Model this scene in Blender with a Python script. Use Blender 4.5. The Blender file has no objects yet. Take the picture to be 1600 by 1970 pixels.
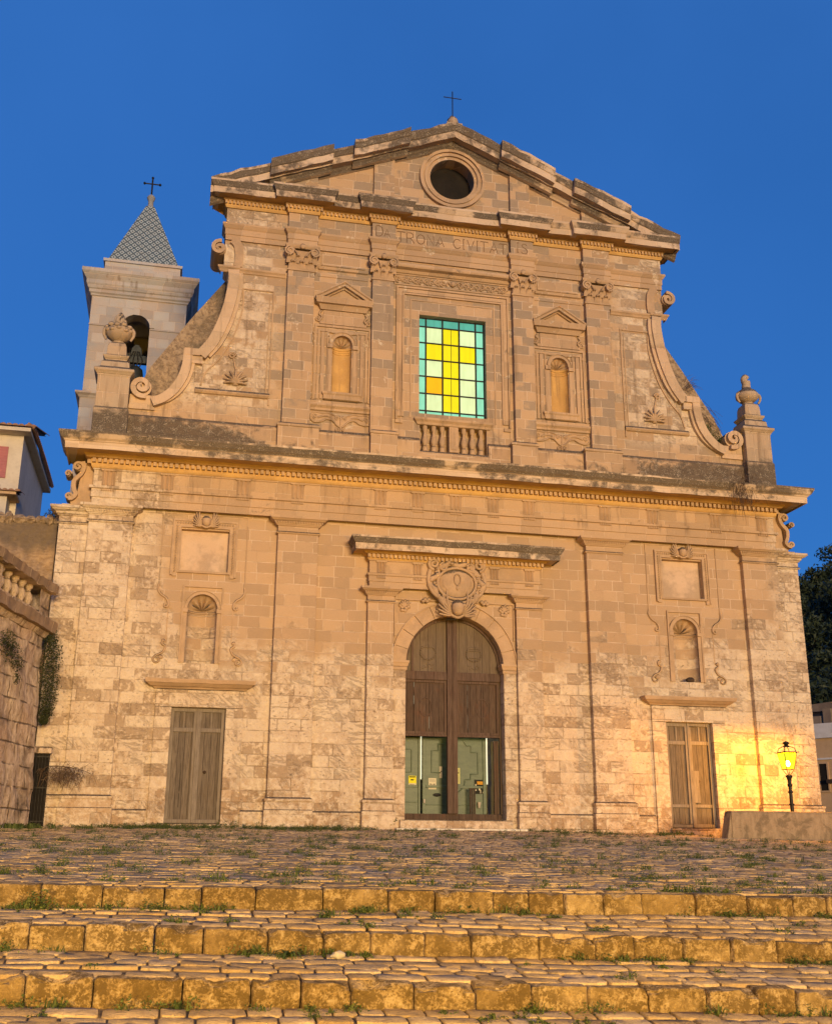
import bpy, bmesh, math, random
from mathutils import Vector, Matrix, noise as mnoise
from mathutils.geometry import tessellate_polygon
R = math.radians
PI = math.pi
random.seed(7)
scene = bpy.context.scene
COL = scene.collection

# ------------------------------------------------------------------ camera
def make_camera():
    f, yaw, pit, rol = 2099.55, R(12.347), R(17.2525), R(0.24968)
    fw = Vector((math.sin(yaw)*math.cos(pit), math.cos(yaw)*math.cos(pit), math.sin(pit)))
    r = Vector((math.cos(yaw), -math.sin(yaw), 0)); u = r.cross(fw)
    r2 = r*math.cos(rol)+u*math.sin(rol); u2 = -r*math.sin(rol)+u*math.cos(rol)
    cd = bpy.data.cameras.new('camera'); cam = bpy.data.objects.new('camera', cd); COL.objects.link(cam)
    m = Matrix((r2, u2, -fw)).transposed().to_4x4(); m.translation = Vector((-7.0658, -27.463, -0.815))
    cam.matrix_world = m
    cd.sensor_fit = 'HORIZONTAL'; cd.sensor_width = 36; cd.lens = f/1600*36
    cd.clip_start = .1; cd.clip_end = 3000
    scene.camera = cam
make_camera()

# ------------------------------------------------------------------ world, sun, exposure
SUN_EL, SUN_AZ = 2.5, 173.0        # the last warm light comes from low behind the camera
w = bpy.data.worlds.new('World'); scene.world = w; w.use_nodes = True
nt = w.node_tree; nt.nodes.clear()
out = nt.nodes.new('ShaderNodeOutputWorld'); bg = nt.nodes.new('ShaderNodeBackground')
sky = nt.nodes.new('ShaderNodeTexSky'); sky.sky_type = 'NISHITA'; sky.sun_disc = False
sky.sun_elevation = R(SUN_EL); sky.sun_rotation = R(SUN_AZ)
sky.altitude = 0; sky.air_density = 1.0; sky.dust_density = 0.0; sky.ozone_density = 6.0
tint = nt.nodes.new('ShaderNodeMix'); tint.data_type = 'RGBA'; tint.blend_type = 'MULTIPLY'
tint.inputs[0].default_value = 1.0
tint.inputs[7].default_value = (1.25, 0.68, 0.62, 1)
nt.links.new(sky.outputs[0], tint.inputs[6])
even = nt.nodes.new('ShaderNodeMix'); even.data_type = 'RGBA'; even.inputs[0].default_value = .62; tcw = nt.nodes.new('ShaderNodeTexCoord'); nzw = nt.nodes.new('ShaderNodeTexNoise'); nzw.inputs['Scale'].default_value = 2.2; nzw.inputs['Detail'].default_value = 5; nt.links.new(tcw.outputs['Generated'], nzw.inputs['Vector']); mrw = nt.nodes.new('ShaderNodeMapRange'); mrw.inputs[1].default_value = .3; mrw.inputs[2].default_value = .7; mrw.inputs[3].default_value = .40; mrw.inputs[4].default_value = .84; nt.links.new(nzw.outputs[0], mrw.inputs[0]); nt.links.new(mrw.outputs[0], even.inputs[0]); even.inputs[7].default_value = (.060, .275, .90, 1)
nt.links.new(tint.outputs[2], even.inputs[6]); nt.links.new(even.outputs[2], bg.inputs[0])
bg.inputs[1].default_value = 0.15
nt.links.new(bg.outputs[0], out.inputs[0])

sd = bpy.data.lights.new('sun', 'SUN'); sun = bpy.data.objects.new('sun', sd); COL.objects.link(sun)
sd.energy = .98; sd.angle = R(12); sd.color = (1.0, .69, .355)
az = R(SUN_AZ)
to_sun = Vector((math.sin(az)*math.cos(R(SUN_EL)), math.cos(az)*math.cos(R(SUN_EL)), math.sin(R(SUN_EL))))
sun.rotation_euler = to_sun.to_track_quat('Z', 'Y').to_euler()
scene.view_settings.view_transform = 'Standard'; scene.view_settings.look = 'None'
EXPO = 2.0; EK = 2**-EXPO        # EK keeps the lit panes and lamps at the brightness they show in this exposure
scene.view_settings.exposure = EXPO; scene.view_settings.gamma = 1

# ------------------------------------------------------------------ node helpers
class G:
    def __init__(s, name):
        s.m = bpy.data.materials.new(name); s.m.use_nodes = True; s.t = s.m.node_tree; s.t.nodes.clear()
        s.o = s.n('ShaderNodeOutputMaterial'); s.b = s.n('ShaderNodeBsdfPrincipled')
        s.l(s.b.outputs[0], s.o.inputs[0]); s.b.inputs['Specular IOR Level'].default_value = .25
    def n(s, k): return s.t.nodes.new(k)
    def l(s, a, b): s.t.links.new(a, b)
    def put(s, inp, v):
        if isinstance(v, bpy.types.NodeSocket): s.l(v, inp)
        else:
            if hasattr(inp.default_value, '__len__') and not hasattr(v, '__len__'): v = (v,)*len(inp.default_value)
            if hasattr(v, '__len__') and len(v) == 3 and len(inp.default_value) == 4: v = (*v, 1)
            inp.default_value = v
    def ma(s, op, a, b=None, c=None, clamp=False):
        n = s.n('ShaderNodeMath'); n.operation = op; n.use_clamp = clamp
        for i, v in enumerate((a, b, c)):
            if v is not None: s.put(n.inputs[i], v)
        return n.outputs[0]
    def add(s, a, b): return s.ma('ADD', a, b)
    def mul(s, a, b): return s.ma('MULTIPLY', a, b)
    def sub(s, a, b): return s.ma('SUBTRACT', a, b)
    def ss(s, x, a, b, lo=0., hi=1.):       # smooth step
        n = s.n('ShaderNodeMapRange'); n.interpolation_type = 'SMOOTHSTEP'
        for i, v in enumerate((x, a, b, lo, hi)): s.put(n.inputs[i], v)
        return n.outputs[0]
    def mix(s, f, a, b, mode='MIX'):
        n = s.n('ShaderNodeMix'); n.data_type = 'RGBA'; n.blend_type = mode
        s.put(n.inputs[0], f); s.put(n.inputs[6], a); s.put(n.inputs[7], b); return n.outputs[2]
    def pos(s):
        n = s.n('ShaderNodeTexCoord'); return n.outputs['Object']
    def sep(s, v):
        n = s.n('ShaderNodeSeparateXYZ'); s.l(v, n.inputs[0]); return n.outputs
    def comb(s, x, y, z):
        n = s.n('ShaderNodeCombineXYZ'); s.put(n.inputs[0], x); s.put(n.inputs[1], y); s.put(n.inputs[2], z); return n.outputs[0]
    def noise(s, vec, scale, detail=4, rough=.6, scl=None, dist=0.):
        if scl is not None:
            mp = s.n('ShaderNodeMapping'); s.l(vec, mp.inputs[0]); mp.inputs['Scale'].default_value = scl; vec = mp.outputs[0]
        n = s.n('ShaderNodeTexNoise'); s.l(vec, n.inputs['Vector']); n.inputs['Scale'].default_value = scale
        n.inputs['Detail'].default_value = detail; n.inputs['Roughness'].default_value = rough
        n.inputs['Distortion'].default_value = dist
        return n.outputs[0]
    def white(s, a, b=None):
        n = s.n('ShaderNodeTexWhiteNoise')
        if b is None: n.noise_dimensions = '1D'; s.put(n.inputs['W'], a)
        else: n.noise_dimensions = '2D'; s.l(s.comb(a, b, 0.), n.inputs['Vector'])
        return n.outputs['Value']
    def ramp(s, f, stops):
        n = s.n('ShaderNodeValToRGB'); s.l(f, n.inputs[0]); e = n.color_ramp.elements
        while len(e) < len(stops): e.new(.5)
        for i, (p, c) in enumerate(stops): e[i].position = p; e[i].color = (*c, 1) if len(c) == 3 else c
        return n.outputs[0]
    def bump(s, h, st=.5, d=.02):
        n = s.n('ShaderNodeBump'); s.l(h, n.inputs['Height']); n.inputs['Strength'].default_value = st; n.inputs['Distance'].default_value = d
        s.l(n.outputs[0], s.b.inputs['Normal'])
    def done(s, col, rough=.9):
        s.put(s.b.inputs['Base Color'], col); s.put(s.b.inputs['Roughness'], rough); return s.m

TAN = (.48, .335, .21); TAN2 = (.37, .26, .165); PALE = (.67, .56, .42); GREY = (.20, .165, .13); BROWN = (.25, .175, .115)
BLACK = (.055, .046, .038)

def stone(name, blocks=True, crown=False, pale=0.0, erode=True, lichen=0.0, grey=True, base=TAN, base2=TAN2, hgt=.285, bump=.6, mort=1.0, wing=True):
    g = G(name); p = g.pos(); X, Y, Z = g.sep(p)
    n1 = g.noise(p, 1.3, 5, .62); n2 = g.noise(p, 7., 5, .65); n3 = g.noise(p, 38., 4, .7)
    geo = g.n('ShaderNodeNewGeometry'); NZ = g.sep(geo.outputs['Normal'])[2]
    u = g.add(X, g.mul(Y, .8)); v = g.add(Z, g.mul(g.sub(n2, .5), .012))
    vr = g.ma('DIVIDE', v, hgt); row = g.ma('FLOOR', vr); fv = g.ma('FRACT', vr)
    rn = g.white(row); wd = g.add(.40, g.mul(rn, .32))
    uo = g.add(g.ma('DIVIDE', u, wd), g.mul(rn, 17.3)); col = g.ma('FLOOR', uo); fu = g.ma('FRACT', uo)
    idv = g.white(row, col); id2 = g.white(g.add(row, 31.7), g.add(col, 4.3))
    du = g.mul(g.ma('MINIMUM', fu, g.sub(1., fu)), wd); dv = g.mul(g.ma('MINIMUM', fv, g.sub(1., fv)), hgt)
    d = g.add(g.ma('MINIMUM', du, dv), g.mul(g.sub(n2, .5), .012))
    mortar = g.sub(1., g.ss(d, .006, .015))
    aX = g.ma('ABSOLUTE', X)
    if not blocks: idv = g.ss(g.noise(p, 1.9, 4, .6), .3, .7); id2 = idv
    # block to block tint
    c = g.mix(g.ss(idv, .1, .9), base2, base)
    c = g.mix(g.mul(g.ss(n1, .35, .7), .35), c, (.50, .325, .19))
    if grey:      # weathered grey brown blocks of the upper order, and of the end bays
        up = g.ss(Z, 9.6, 10.6); k = g.ss(g.add(id2, g.mul(g.sub(n1, .5), .8)), .52, .60)
        c = g.mix(g.mul(g.mul(up, k), .68), c, g.mix(n2, GREY, (.30, .25, .195)))
    erh = None
    if erode:
        # salt worn, paler masonry low down and in the end bays; ragged, block by block
        jit = g.add(g.mul(g.sub(n1, .5), 2.6), g.mul(g.sub(idv, .5), 1.3))
        low = g.ss(g.add(g.sub(4.1, Z), g.add(jit, g.mul(g.ss(aX, 5.2, 9.5), 1.2))), -.25, .45)
        lend = g.mul(g.ss(g.add(g.sub(g.mul(X, -1.), 7.6), g.mul(jit, .5)), -.3, .5), g.ss(Z, 9.1, 8.6))
        rend = g.mul(g.mul(g.ss(g.add(g.sub(X, 9.3), g.mul(jit, .25)), -.3, .3), g.ss(Z, 9.1, 8.6)), 1.)
        wg = g.mul(g.mul(g.ss(aX, 4.6, 5.6), g.ss(Z, 10.2, 10.8)), g.ss(g.add(n1, g.mul(g.sub(idv, .5), .6)), .30, .40)) if wing else 0.
        sm = g.mul(g.mul(g.ss(g.noise(p, 2.1, 5, .7, dist=.6), .60, .66), g.ss(Z, 9.8, 10.2)), .8); wg = g.ma('MAXIMUM', wg, sm) if wing else sm
        pm = g.ma('MAXIMUM', g.ma('MAXIMUM', low, lend), g.ma('MAXIMUM', rend, wg))
        # streaks: each block is veined in its own direction
        ang = g.mul(id2, 3.14); ca = g.ma('COSINE', ang); sa = g.ma('SINE', ang)
        su = g.add(g.mul(u, ca), g.mul(v, sa)); sv = g.sub(g.mul(v, ca), g.mul(u, sa))
        st = g.noise(g.comb(g.mul(su, 2.6), g.mul(sv, 8.5), g.mul(idv, 40.)), 1., 6, .68, dist=1.3)
        amt = g.ss(g.add(id2, g.mul(g.sub(n1, .5), 1.6)), .42, .85)
        vein = g.mul(g.ss(st, .49, .58), amt)
        pc = g.mix(g.ss(n1, .3, .75), PALE, (.58, .46, .345))
        pc = g.mix(g.mul(g.ss(g.add(n2, g.mul(g.sub(idv, .5), .35)), .42, .66), .5), pc, (.47, .335, .22))
        pc = g.mix(g.mul(vein, .42), pc, BROWN)
        pc = g.mix(g.mul(g.ss(g.add(g.add(idv, g.mul(g.sub(n2, .5), 1.1)), g.mul(g.sub(n1, .5), .5)), .80, .90), .68), pc, g.mix(idv, BROWN, (.33, .24, .16)))
        pit = g.mul(g.ss(g.noise(p, 13., 5, .75, scl=(1, 1, 1.5)), .57, .65), g.ss(g.noise(p, .9, 4), .38, .58)); pc = g.mix(g.mul(pit, .7), pc, (.21, .145, .09))
        c = g.mix(pm, c, pc)
        stn = g.mul(g.ss(g.sub(1.1, Z), -.3, .8), g.ss(n2, .42, .62))
        c = g.mix(g.mul(stn, .45), c, (.36, .22, .11))
        erh = g.mul(g.mul(pm, g.add(g.add(vein, pit), g.mul(g.ss(n2, .4, .6), .5))), -1.)
    if pale > 0: c = g.mix(g.mul(g.ss(n1, .3, .6), pale), c, PALE)
    if blocks:
        mc = g.mix(g.ss(n1, .3, .7), (.56, .42, .295), (.68, .53, .39))
        mk = g.mul(mortar, g.ss(g.noise(p, 2.2, 3), .34, .56))
        if erode: mk = g.mul(mk, g.sub(1., g.mul(pm, .75)))
        c = g.mix(g.mul(mk, .8*mort), c, mc)
    if erode:
        crack = g.mul(g.mul(g.mul(mortar, pm), g.ss(g.noise(p, 1.7, 4), .46, .60)), .55); c = g.mix(crack, c, (.20, .13, .075)); erh = g.sub(erh, crack)
    stk = g.mul(g.ss(g.noise(p, 1., 5, .65, scl=(5, 5, .35)), .53, .68), g.ma('MAXIMUM', g.mul(g.ss(Z, 7.6, 7.9), g.ss(Z, 8.5, 8.4)), g.mul(g.ss(Z, 9.6, 9.9), g.ss(Z, 15., 12.))))
    c = g.mix(g.mul(stk, .58), c, (.17, .115, .072))
    # fine soiling
    c = g.mix(g.mul(g.ss(n3, .52, .75), .22), c, (.22, .155, .10))
    c = g.mix(g.mul(g.ss(n3, .48, .28), .18), c, (.70, .56, .42))
    if lichen > 0:
        ln = g.add(g.mul(n1, .55), g.mul(g.noise(p, 3.1, 6, .7, dist=.8), .55))
        upw = g.mul(g.ss(NZ, .2, .6), .6)
        big = g.noise(p, .55, 4, .6)
        band = g.mul(g.mul(g.ss(Z, 9.0, 9.14), g.ss(g.add(Z, g.mul(n1, 1.1)), 11.2, 9.7)), g.add(.06, g.mul(g.ss(g.add(aX, g.mul(g.sub(big, .5), 6.)), 3.4, 7.5), .33)))
        acc = g.ma('MAXIMUM', upw, band)
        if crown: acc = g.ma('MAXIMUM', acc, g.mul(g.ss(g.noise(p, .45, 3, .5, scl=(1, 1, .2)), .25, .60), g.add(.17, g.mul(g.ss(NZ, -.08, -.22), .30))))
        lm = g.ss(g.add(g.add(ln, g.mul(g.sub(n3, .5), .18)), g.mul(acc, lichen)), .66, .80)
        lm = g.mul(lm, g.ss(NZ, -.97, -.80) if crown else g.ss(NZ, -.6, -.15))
        lc = g.mix(g.ss(g.add(g.mul(n3, .6), g.mul(n2, .4)), .50, .62), BLACK, (.33, .28, .22))
        c = g.mix(g.mul(lm, g.add(.62, g.mul(n2, .5))), c, lc)
    h = g.add(g.mul(n3, .35), g.mul(n2, .5))
    if blocks: h = g.add(h, g.mul(mortar, -.55 if not erode else -.45))
    if erh is not None: h = g.add(h, g.mul(erh, 1.6))
    g.bump(h, bump, .03)
    return g.done(c, .92)

M = {}
M['wall'] = stone('facade_stone', lichen=1.0)
M['upper'] = stone('upper_facade_stone', lichen=1.0, erode=True)
M['trim'] = stone('carved_stone', blocks=True, erode=True, grey=False, mort=.55, hgt=.9, wing=False, bump=.6, lichen=.6)
M['base'] = stone('base_course_stone', lichen=1.15, erode=False, grey=False, hgt=.33, base2=(.33, .23, .15))
M['crown'] = stone('cornice_stone', crown=True, base=(.60, .47, .345), base2=(.50, .38, .265), blocks=True, erode=False, grey=False, lichen=1.25, mort=.4, hgt=1.1, bump=.5)
M['upglow'] = stone('stone_painted_upglow', blocks=False, erode=False, grey=False, base=(.58, .36, .12), base2=(.48, .29, .10), bump=.35)  # golden glow of lamps below, painted into the stone colour
M['volute'] = stone('volute_stone', erode=False, grey=False, lichen=1.15, pale=.3, mort=.5, hgt=.45, base=(.52, .36, .235))
M['portal_crown'] = stone('portal_cornice_stone', crown=True, base=(.60, .47, .345), base2=(.50, .38, .265), blocks=True, erode=False, grey=False, lichen=1.5, mort=.4, hgt=1.1, bump=.5)
M['plain'] = stone('smooth_carved_stone', blocks=False, erode=False, grey=False, bump=.75, lichen=.62)
M['tower'] = stone('tower_stone', erode=False, grey=False, base=(.40, .40, .41), base2=(.30, .29, .295), mort=.5, hgt=.33, lichen=.2)
M['dirty'] = stone('weathered_urn_stone', blocks=True, hgt=.5, erode=False, grey=False, lichen=1.25, base=(.42, .33, .24), base2=(.36, .28, .2), bump=.8)
M['patch'] = stone('pale_plaster', blocks=False, erode=False, grey=False, base=(.58, .43, .31), base2=(.40, .30, .22), bump=.4)

def simple(name, c1, c2, scale=6., rough=.8, bump=.3, metal=0., scl=None, c3=None, dist=.01):
    g = G(name); p = g.pos(); n = g.noise(p, scale, 6, .65, scl=scl)
    c = g.mix(g.ss(n, .35, .68), c1, c2)
    f = g.noise(p, scale*6, 4, .7)
    c = g.mix(g.mul(g.ss(f, .5, .75), .35), c, c3 or tuple(x*.5 for x in c1))
    g.b.inputs['Metallic'].default_value = metal
    g.bump(g.add(n, g.mul(f, .5)), bump, dist); return g.done(c, rough)

def rubble(name):
    g = G(name); p = g.pos(); n1 = g.noise(p, 1.1, 5, .6); n2 = g.noise(p, 9., 6, .72, dist=.5); n3 = g.noise(p, 30., 4, .7)
    c = g.mix(g.ss(n2, .36, .62), (.21, .15, .10), (.44, .33, .22)); c = g.mix(g.mul(g.ss(n1, .45, .65), .75), c, (.10, .085, .065))
    c = g.mix(g.mul(g.ss(n3, .55, .75), .4), c, (.5, .42, .32)); g.bump(g.add(n2, g.mul(n3, .4)), .9, .06); return g.done(c, .95)
M['rubble'] = rubble('rough_rubble_masonry')

def stucco(name):
    g = G(name); p = g.pos(); Z = g.sep(p)[2]; n1 = g.noise(p, .9, 5, .6); n2 = g.noise(p, 6., 6, .7, scl=(1, 1, 2.2)); n3 = g.noise(p, 26., 4, .7)
    c = g.mix(g.ss(n2, .35, .65), (.30, .20, .115), (.47, .33, .20)); c = g.mix(g.mul(g.ss(g.add(n1, g.mul(g.ss(Z, 6.2, 7.2), .35)), .62, .85), .8), c, (.13, .105, .08))
    g.bump(g.add(n2, g.mul(n3, .5)), .9, .05); return g.done(c, .95)
M['stucco'] = stucco('rough_render')

def wood(name, a, b, hi, plank=.16, axis=0, gap=.006):
    g = G(name); p = g.pos(); X, Y, Z = g.sep(p)
    n1 = g.noise(p, 1.6, 4, .6); gr = g.noise(p, 3., 6, .7, scl=(14, 14, .9)); n3 = g.noise(p, 2.3, 5, .65, scl=(1.6, 1, .8))
    q = g.ma('DIVIDE', g.add(X, 50.), plank); idp = g.white(g.ma('FLOOR', q)); f = g.ma('FRACT', q)
    e = g.mul(g.ma('MINIMUM', f, g.sub(1., f)), plank)
    c = g.mix(g.ss(gr, .32, .68), a, b); c = g.mix(g.mul(idp, .35), c, tuple(x*.62 for x in a))
    c = g.mix(g.mul(g.ss(n3, .52, .72), .55), c, hi); c = g.mix(g.mul(g.ss(e, gap, gap*.3), .85), c, (.015, .011, .008))
    c = g.mix(g.mul(g.ss(n1, .55, .75), .3), c, (.05, .035, .025))
    g.bump(g.add(gr, g.mul(g.ss(e, 0., gap*1.6), 1.2)), .5, .012); return g.done(c, .8)
M['door_wood'] = wood('dark_weathered_wood', (.06, .037, .025), (.125, .085, .06), (.135, .06, .032), .17)
M['door_top'] = wood('grey_brown_wood', (.13, .095, .062), (.19, .145, .10), (.10, .07, .045), .21)
M['door_grey'] = wood('grey_weathered_wood', (.13, .105, .08), (.27, .225, .18), (.17, .125, .08), .24)
M['post_wood'] = wood('dark_post_wood', (.075, .045, .032), (.14, .095, .07), (.10, .055, .04), .5)
M['door_rails'] = wood('pale_weathered_wood', (.17, .14, .11), (.29, .245, .20), (.20, .15, .10), 3.)
M['door_panel'] = wood('brown_weathered_board', (.10, .078, .058), (.21, .17, .13), (.135, .10, .065), .155)
M['green'] = simple('green_painted_wood', (.05, .085, .052), (.075, .115, .07), 3., .4, .15, scl=(1, 1, 3))
M['iron'] = simple('black_iron', (.012, .012, .013), (.03, .027, .024), 14., .55, .2, .6)
M['bronze'] = simple('dark_bronze', (.03, .036, .036), (.05, .055, .05), 5., .5, .2, .5)
M['rust'] = simple('brown_steel', (.05, .035, .025), (.08, .05, .03), 8., .7, .3, .3)
M['lampiron'] = simple('dark_painted_iron', (.022, .018, .013), (.035, .03, .022), 20., .5, .15, .4)
M['asphalt_grey'] = simple('grey_finial_stone', (.22, .23, .24), (.30, .30, .30), 6., .9, .4)
M['white_paint'] = simple('white_render', (.62, .61, .60), (.52, .50, .48), 2., .85, .3)
M['cream'] = simple('cream_render', (.60, .54, .45), (.52, .46, .38), 1.5, .85, .25)
M['ochre'] = simple('ochre_render', (.52, .36, .21), (.44, .30, .17), 1.5, .85, .25)
M['shutter'] = simple('faded_red_shutter', (.35, .12, .13), (.40, .16, .16), 2., .7, .4, scl=(1, 1, 22))
M['roof'] = simple('terracotta_tile', (.22, .12, .075), (.33, .20, .13), 6., .85, .5)
M['dark'] = simple('dark_interior', (.012, .010, .008), (.02, .016, .012), 2., .9, .1)
M['asphalt'] = simple('street_stone', (.16, .12, .09), (.22, .17, .12), 2., .9, .5)
M['earth'] = simple('joint_earth', (.17, .12, .06), (.27, .19, .10), 8., .95, .7, dist=.03)
M['terrain'] = simple('hill_ground', (.05, .055, .028), (.09, .08, .045), .3, .95, .5)
M['doorlight'] = simple('painted_door_light', (.70, .66, .56), (.55, .50, .40), 7., .8, .4)  # pale tone imitates light falling out of the main door
M['white_stone'] = simple('white_pebble', (.44, .40, .34), (.34, .31, .26), 9., .8, .4)

def paving(name, riser=False):
    g = G(name); p = g.pos(); a = g.n('ShaderNodeAttribute'); a.attribute_name = 'stone_tint'; t = a.outputs['Fac']
    n1 = g.noise(p, 1.1, 4, .6); n2 = g.noise(p, 13., 6, .72, dist=.4); n3 = g.noise(p, 60., 4, .7)
    c = g.ramp(t, [(0, (.50, .345, .17)), (.45, (.61, .44, .235)), (.8, (.69, .515, .30)), (1, (.74, .57, .37))])
    c = g.mix(g.mul(g.ss(n2, .42, .66), .5), c, (.21, .145, .085)); c = g.mix(g.mul(g.ss(n3, .5, .72), .4), c, (.52, .40, .28))
    c = g.mix(g.mul(g.ss(n1, .52, .7), .35), c, (.20, .15, .10))
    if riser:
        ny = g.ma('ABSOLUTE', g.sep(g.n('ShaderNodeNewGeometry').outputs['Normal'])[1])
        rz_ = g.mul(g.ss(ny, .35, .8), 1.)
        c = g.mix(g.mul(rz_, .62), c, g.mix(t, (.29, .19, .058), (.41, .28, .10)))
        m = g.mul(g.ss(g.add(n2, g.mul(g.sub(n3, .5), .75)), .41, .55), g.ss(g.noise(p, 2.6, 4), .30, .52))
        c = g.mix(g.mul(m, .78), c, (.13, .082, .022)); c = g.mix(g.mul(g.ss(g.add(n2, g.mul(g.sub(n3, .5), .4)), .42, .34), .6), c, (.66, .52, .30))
    g.bump(g.add(n2, g.mul(n3, .7)), 1.0, .035 if not riser else .05); return g.done(c, .9)
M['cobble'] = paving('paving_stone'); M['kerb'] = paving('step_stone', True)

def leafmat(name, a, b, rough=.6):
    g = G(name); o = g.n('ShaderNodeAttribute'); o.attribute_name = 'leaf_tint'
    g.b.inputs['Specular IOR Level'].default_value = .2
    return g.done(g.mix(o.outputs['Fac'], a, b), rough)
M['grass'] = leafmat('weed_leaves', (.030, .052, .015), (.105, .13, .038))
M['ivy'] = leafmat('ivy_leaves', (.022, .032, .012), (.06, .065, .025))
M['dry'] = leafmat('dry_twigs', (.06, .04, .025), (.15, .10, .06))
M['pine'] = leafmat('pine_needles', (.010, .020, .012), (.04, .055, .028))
M['bark'] = simple('pine_bark', (.06, .045, .03), (.1, .075, .05), 5., .9, .6)

def tiles():
    g = G('patterned_spire_tile'); p = g.pos(); X, Y, Z = g.sep(p)
    nn = g.sep(g.n('ShaderNodeNewGeometry').outputs['Normal']); sd_ = g.ma('GREATER_THAN', g.ma('ABSOLUTE', nn[0]), g.ma('ABSOLUTE', nn[1]))
    u = g.ma('DIVIDE', g.add(g.add(g.mul(X, g.sub(1., sd_)), g.mul(Y, sd_)), 60.), .25); v = g.ma('DIVIDE', Z, .27)
    a = g.add(u, v); b = g.sub(u, v); fa = g.ma('FRACT', a); fb = g.ma('FRACT', b)
    da = g.ma('ABSOLUTE', g.sub(fa, .5)); db = g.ma('ABSOLUTE', g.sub(fb, .5)); mx = g.ma('MAXIMUM', da, db)
    c = g.mix(g.ss(mx, .33, .38), (.34, .40, .41), (.075, .105, .12))
    c = g.mix(g.ss(mx, .17, .11), c, (.03, .035, .045)); n = g.noise(p, 5., 4)
    c = g.mix(g.mul(g.ss(n, .45, .7), .35), c, (.18, .17, .15)); g.bump(g.ss(mx, .5, .40), .4, .02); return g.done(c, .45)
M['tile'] = tiles()

def emit(name, col, st, base=None, var=.25, vscale=(3, 1, .6)):
    g = G(name); p = g.pos(); n = g.noise(p, 2.5, 4, .6, scl=vscale); n5 = g.noise(p, 3., 5, .7, scl=(6, 1, .5)); n6 = g.noise(p, 30., 3, .6)
    c = g.mix(g.ss(n, .3, .75), col, tuple(x*(1-var) for x in col)); c = g.mix(g.mul(g.ss(n5, .54, .70), var*1.6), c, tuple(x*.45 for x in col)); c = g.mix(g.mul(g.ss(n6, .55, .7), var*.5), c, tuple(x*.5 for x in col))
    g.put(g.b.inputs['Emission Color'], c); g.b.inputs['Emission Strength'].default_value = st*EK
    return g.done(base or tuple(x*.3 for x in col), .25)
GL = {'aqua': emit('aqua_glass', (.28, .79, .56), .85), 'pale': emit('pale_glass', (.70, .87, .46), .92, var=.2),
      'yellow': emit('yellow_glass', (.86, .74, .0), .92, var=.18), 'orange': emit('orange_glass', (.92, .45, .0), .95, var=.12),
      'teal': emit('teal_glass', (.10, .47, .38), .8)}
M['slit'] = emit('lit_interior_gap', (1., .93, .62), 1.1, var=.1)
def paper(name, c): return simple(name, c, tuple(x*.88 for x in c), 6., .8, .05, c3=tuple(x*.9 for x in c))
M['paper'] = paper('cream_paper', (.62, .58, .42)); M['yellowpaper'] = paper('yellow_paper', (.75, .70, .03)); M['limepaper'] = paper('pale_lime_paper', (.62, .62, .22))
M['ink'] = paper('black_ink', (.02, .02, .02)); M['greyink'] = paper('grey_print', (.28, .27, .22)); M['orangeink'] = paper('orange_print', (.75, .38, .04)); M['blackpaper'] = paper('black_poster_paper', (.022, .024, .018))

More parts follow.
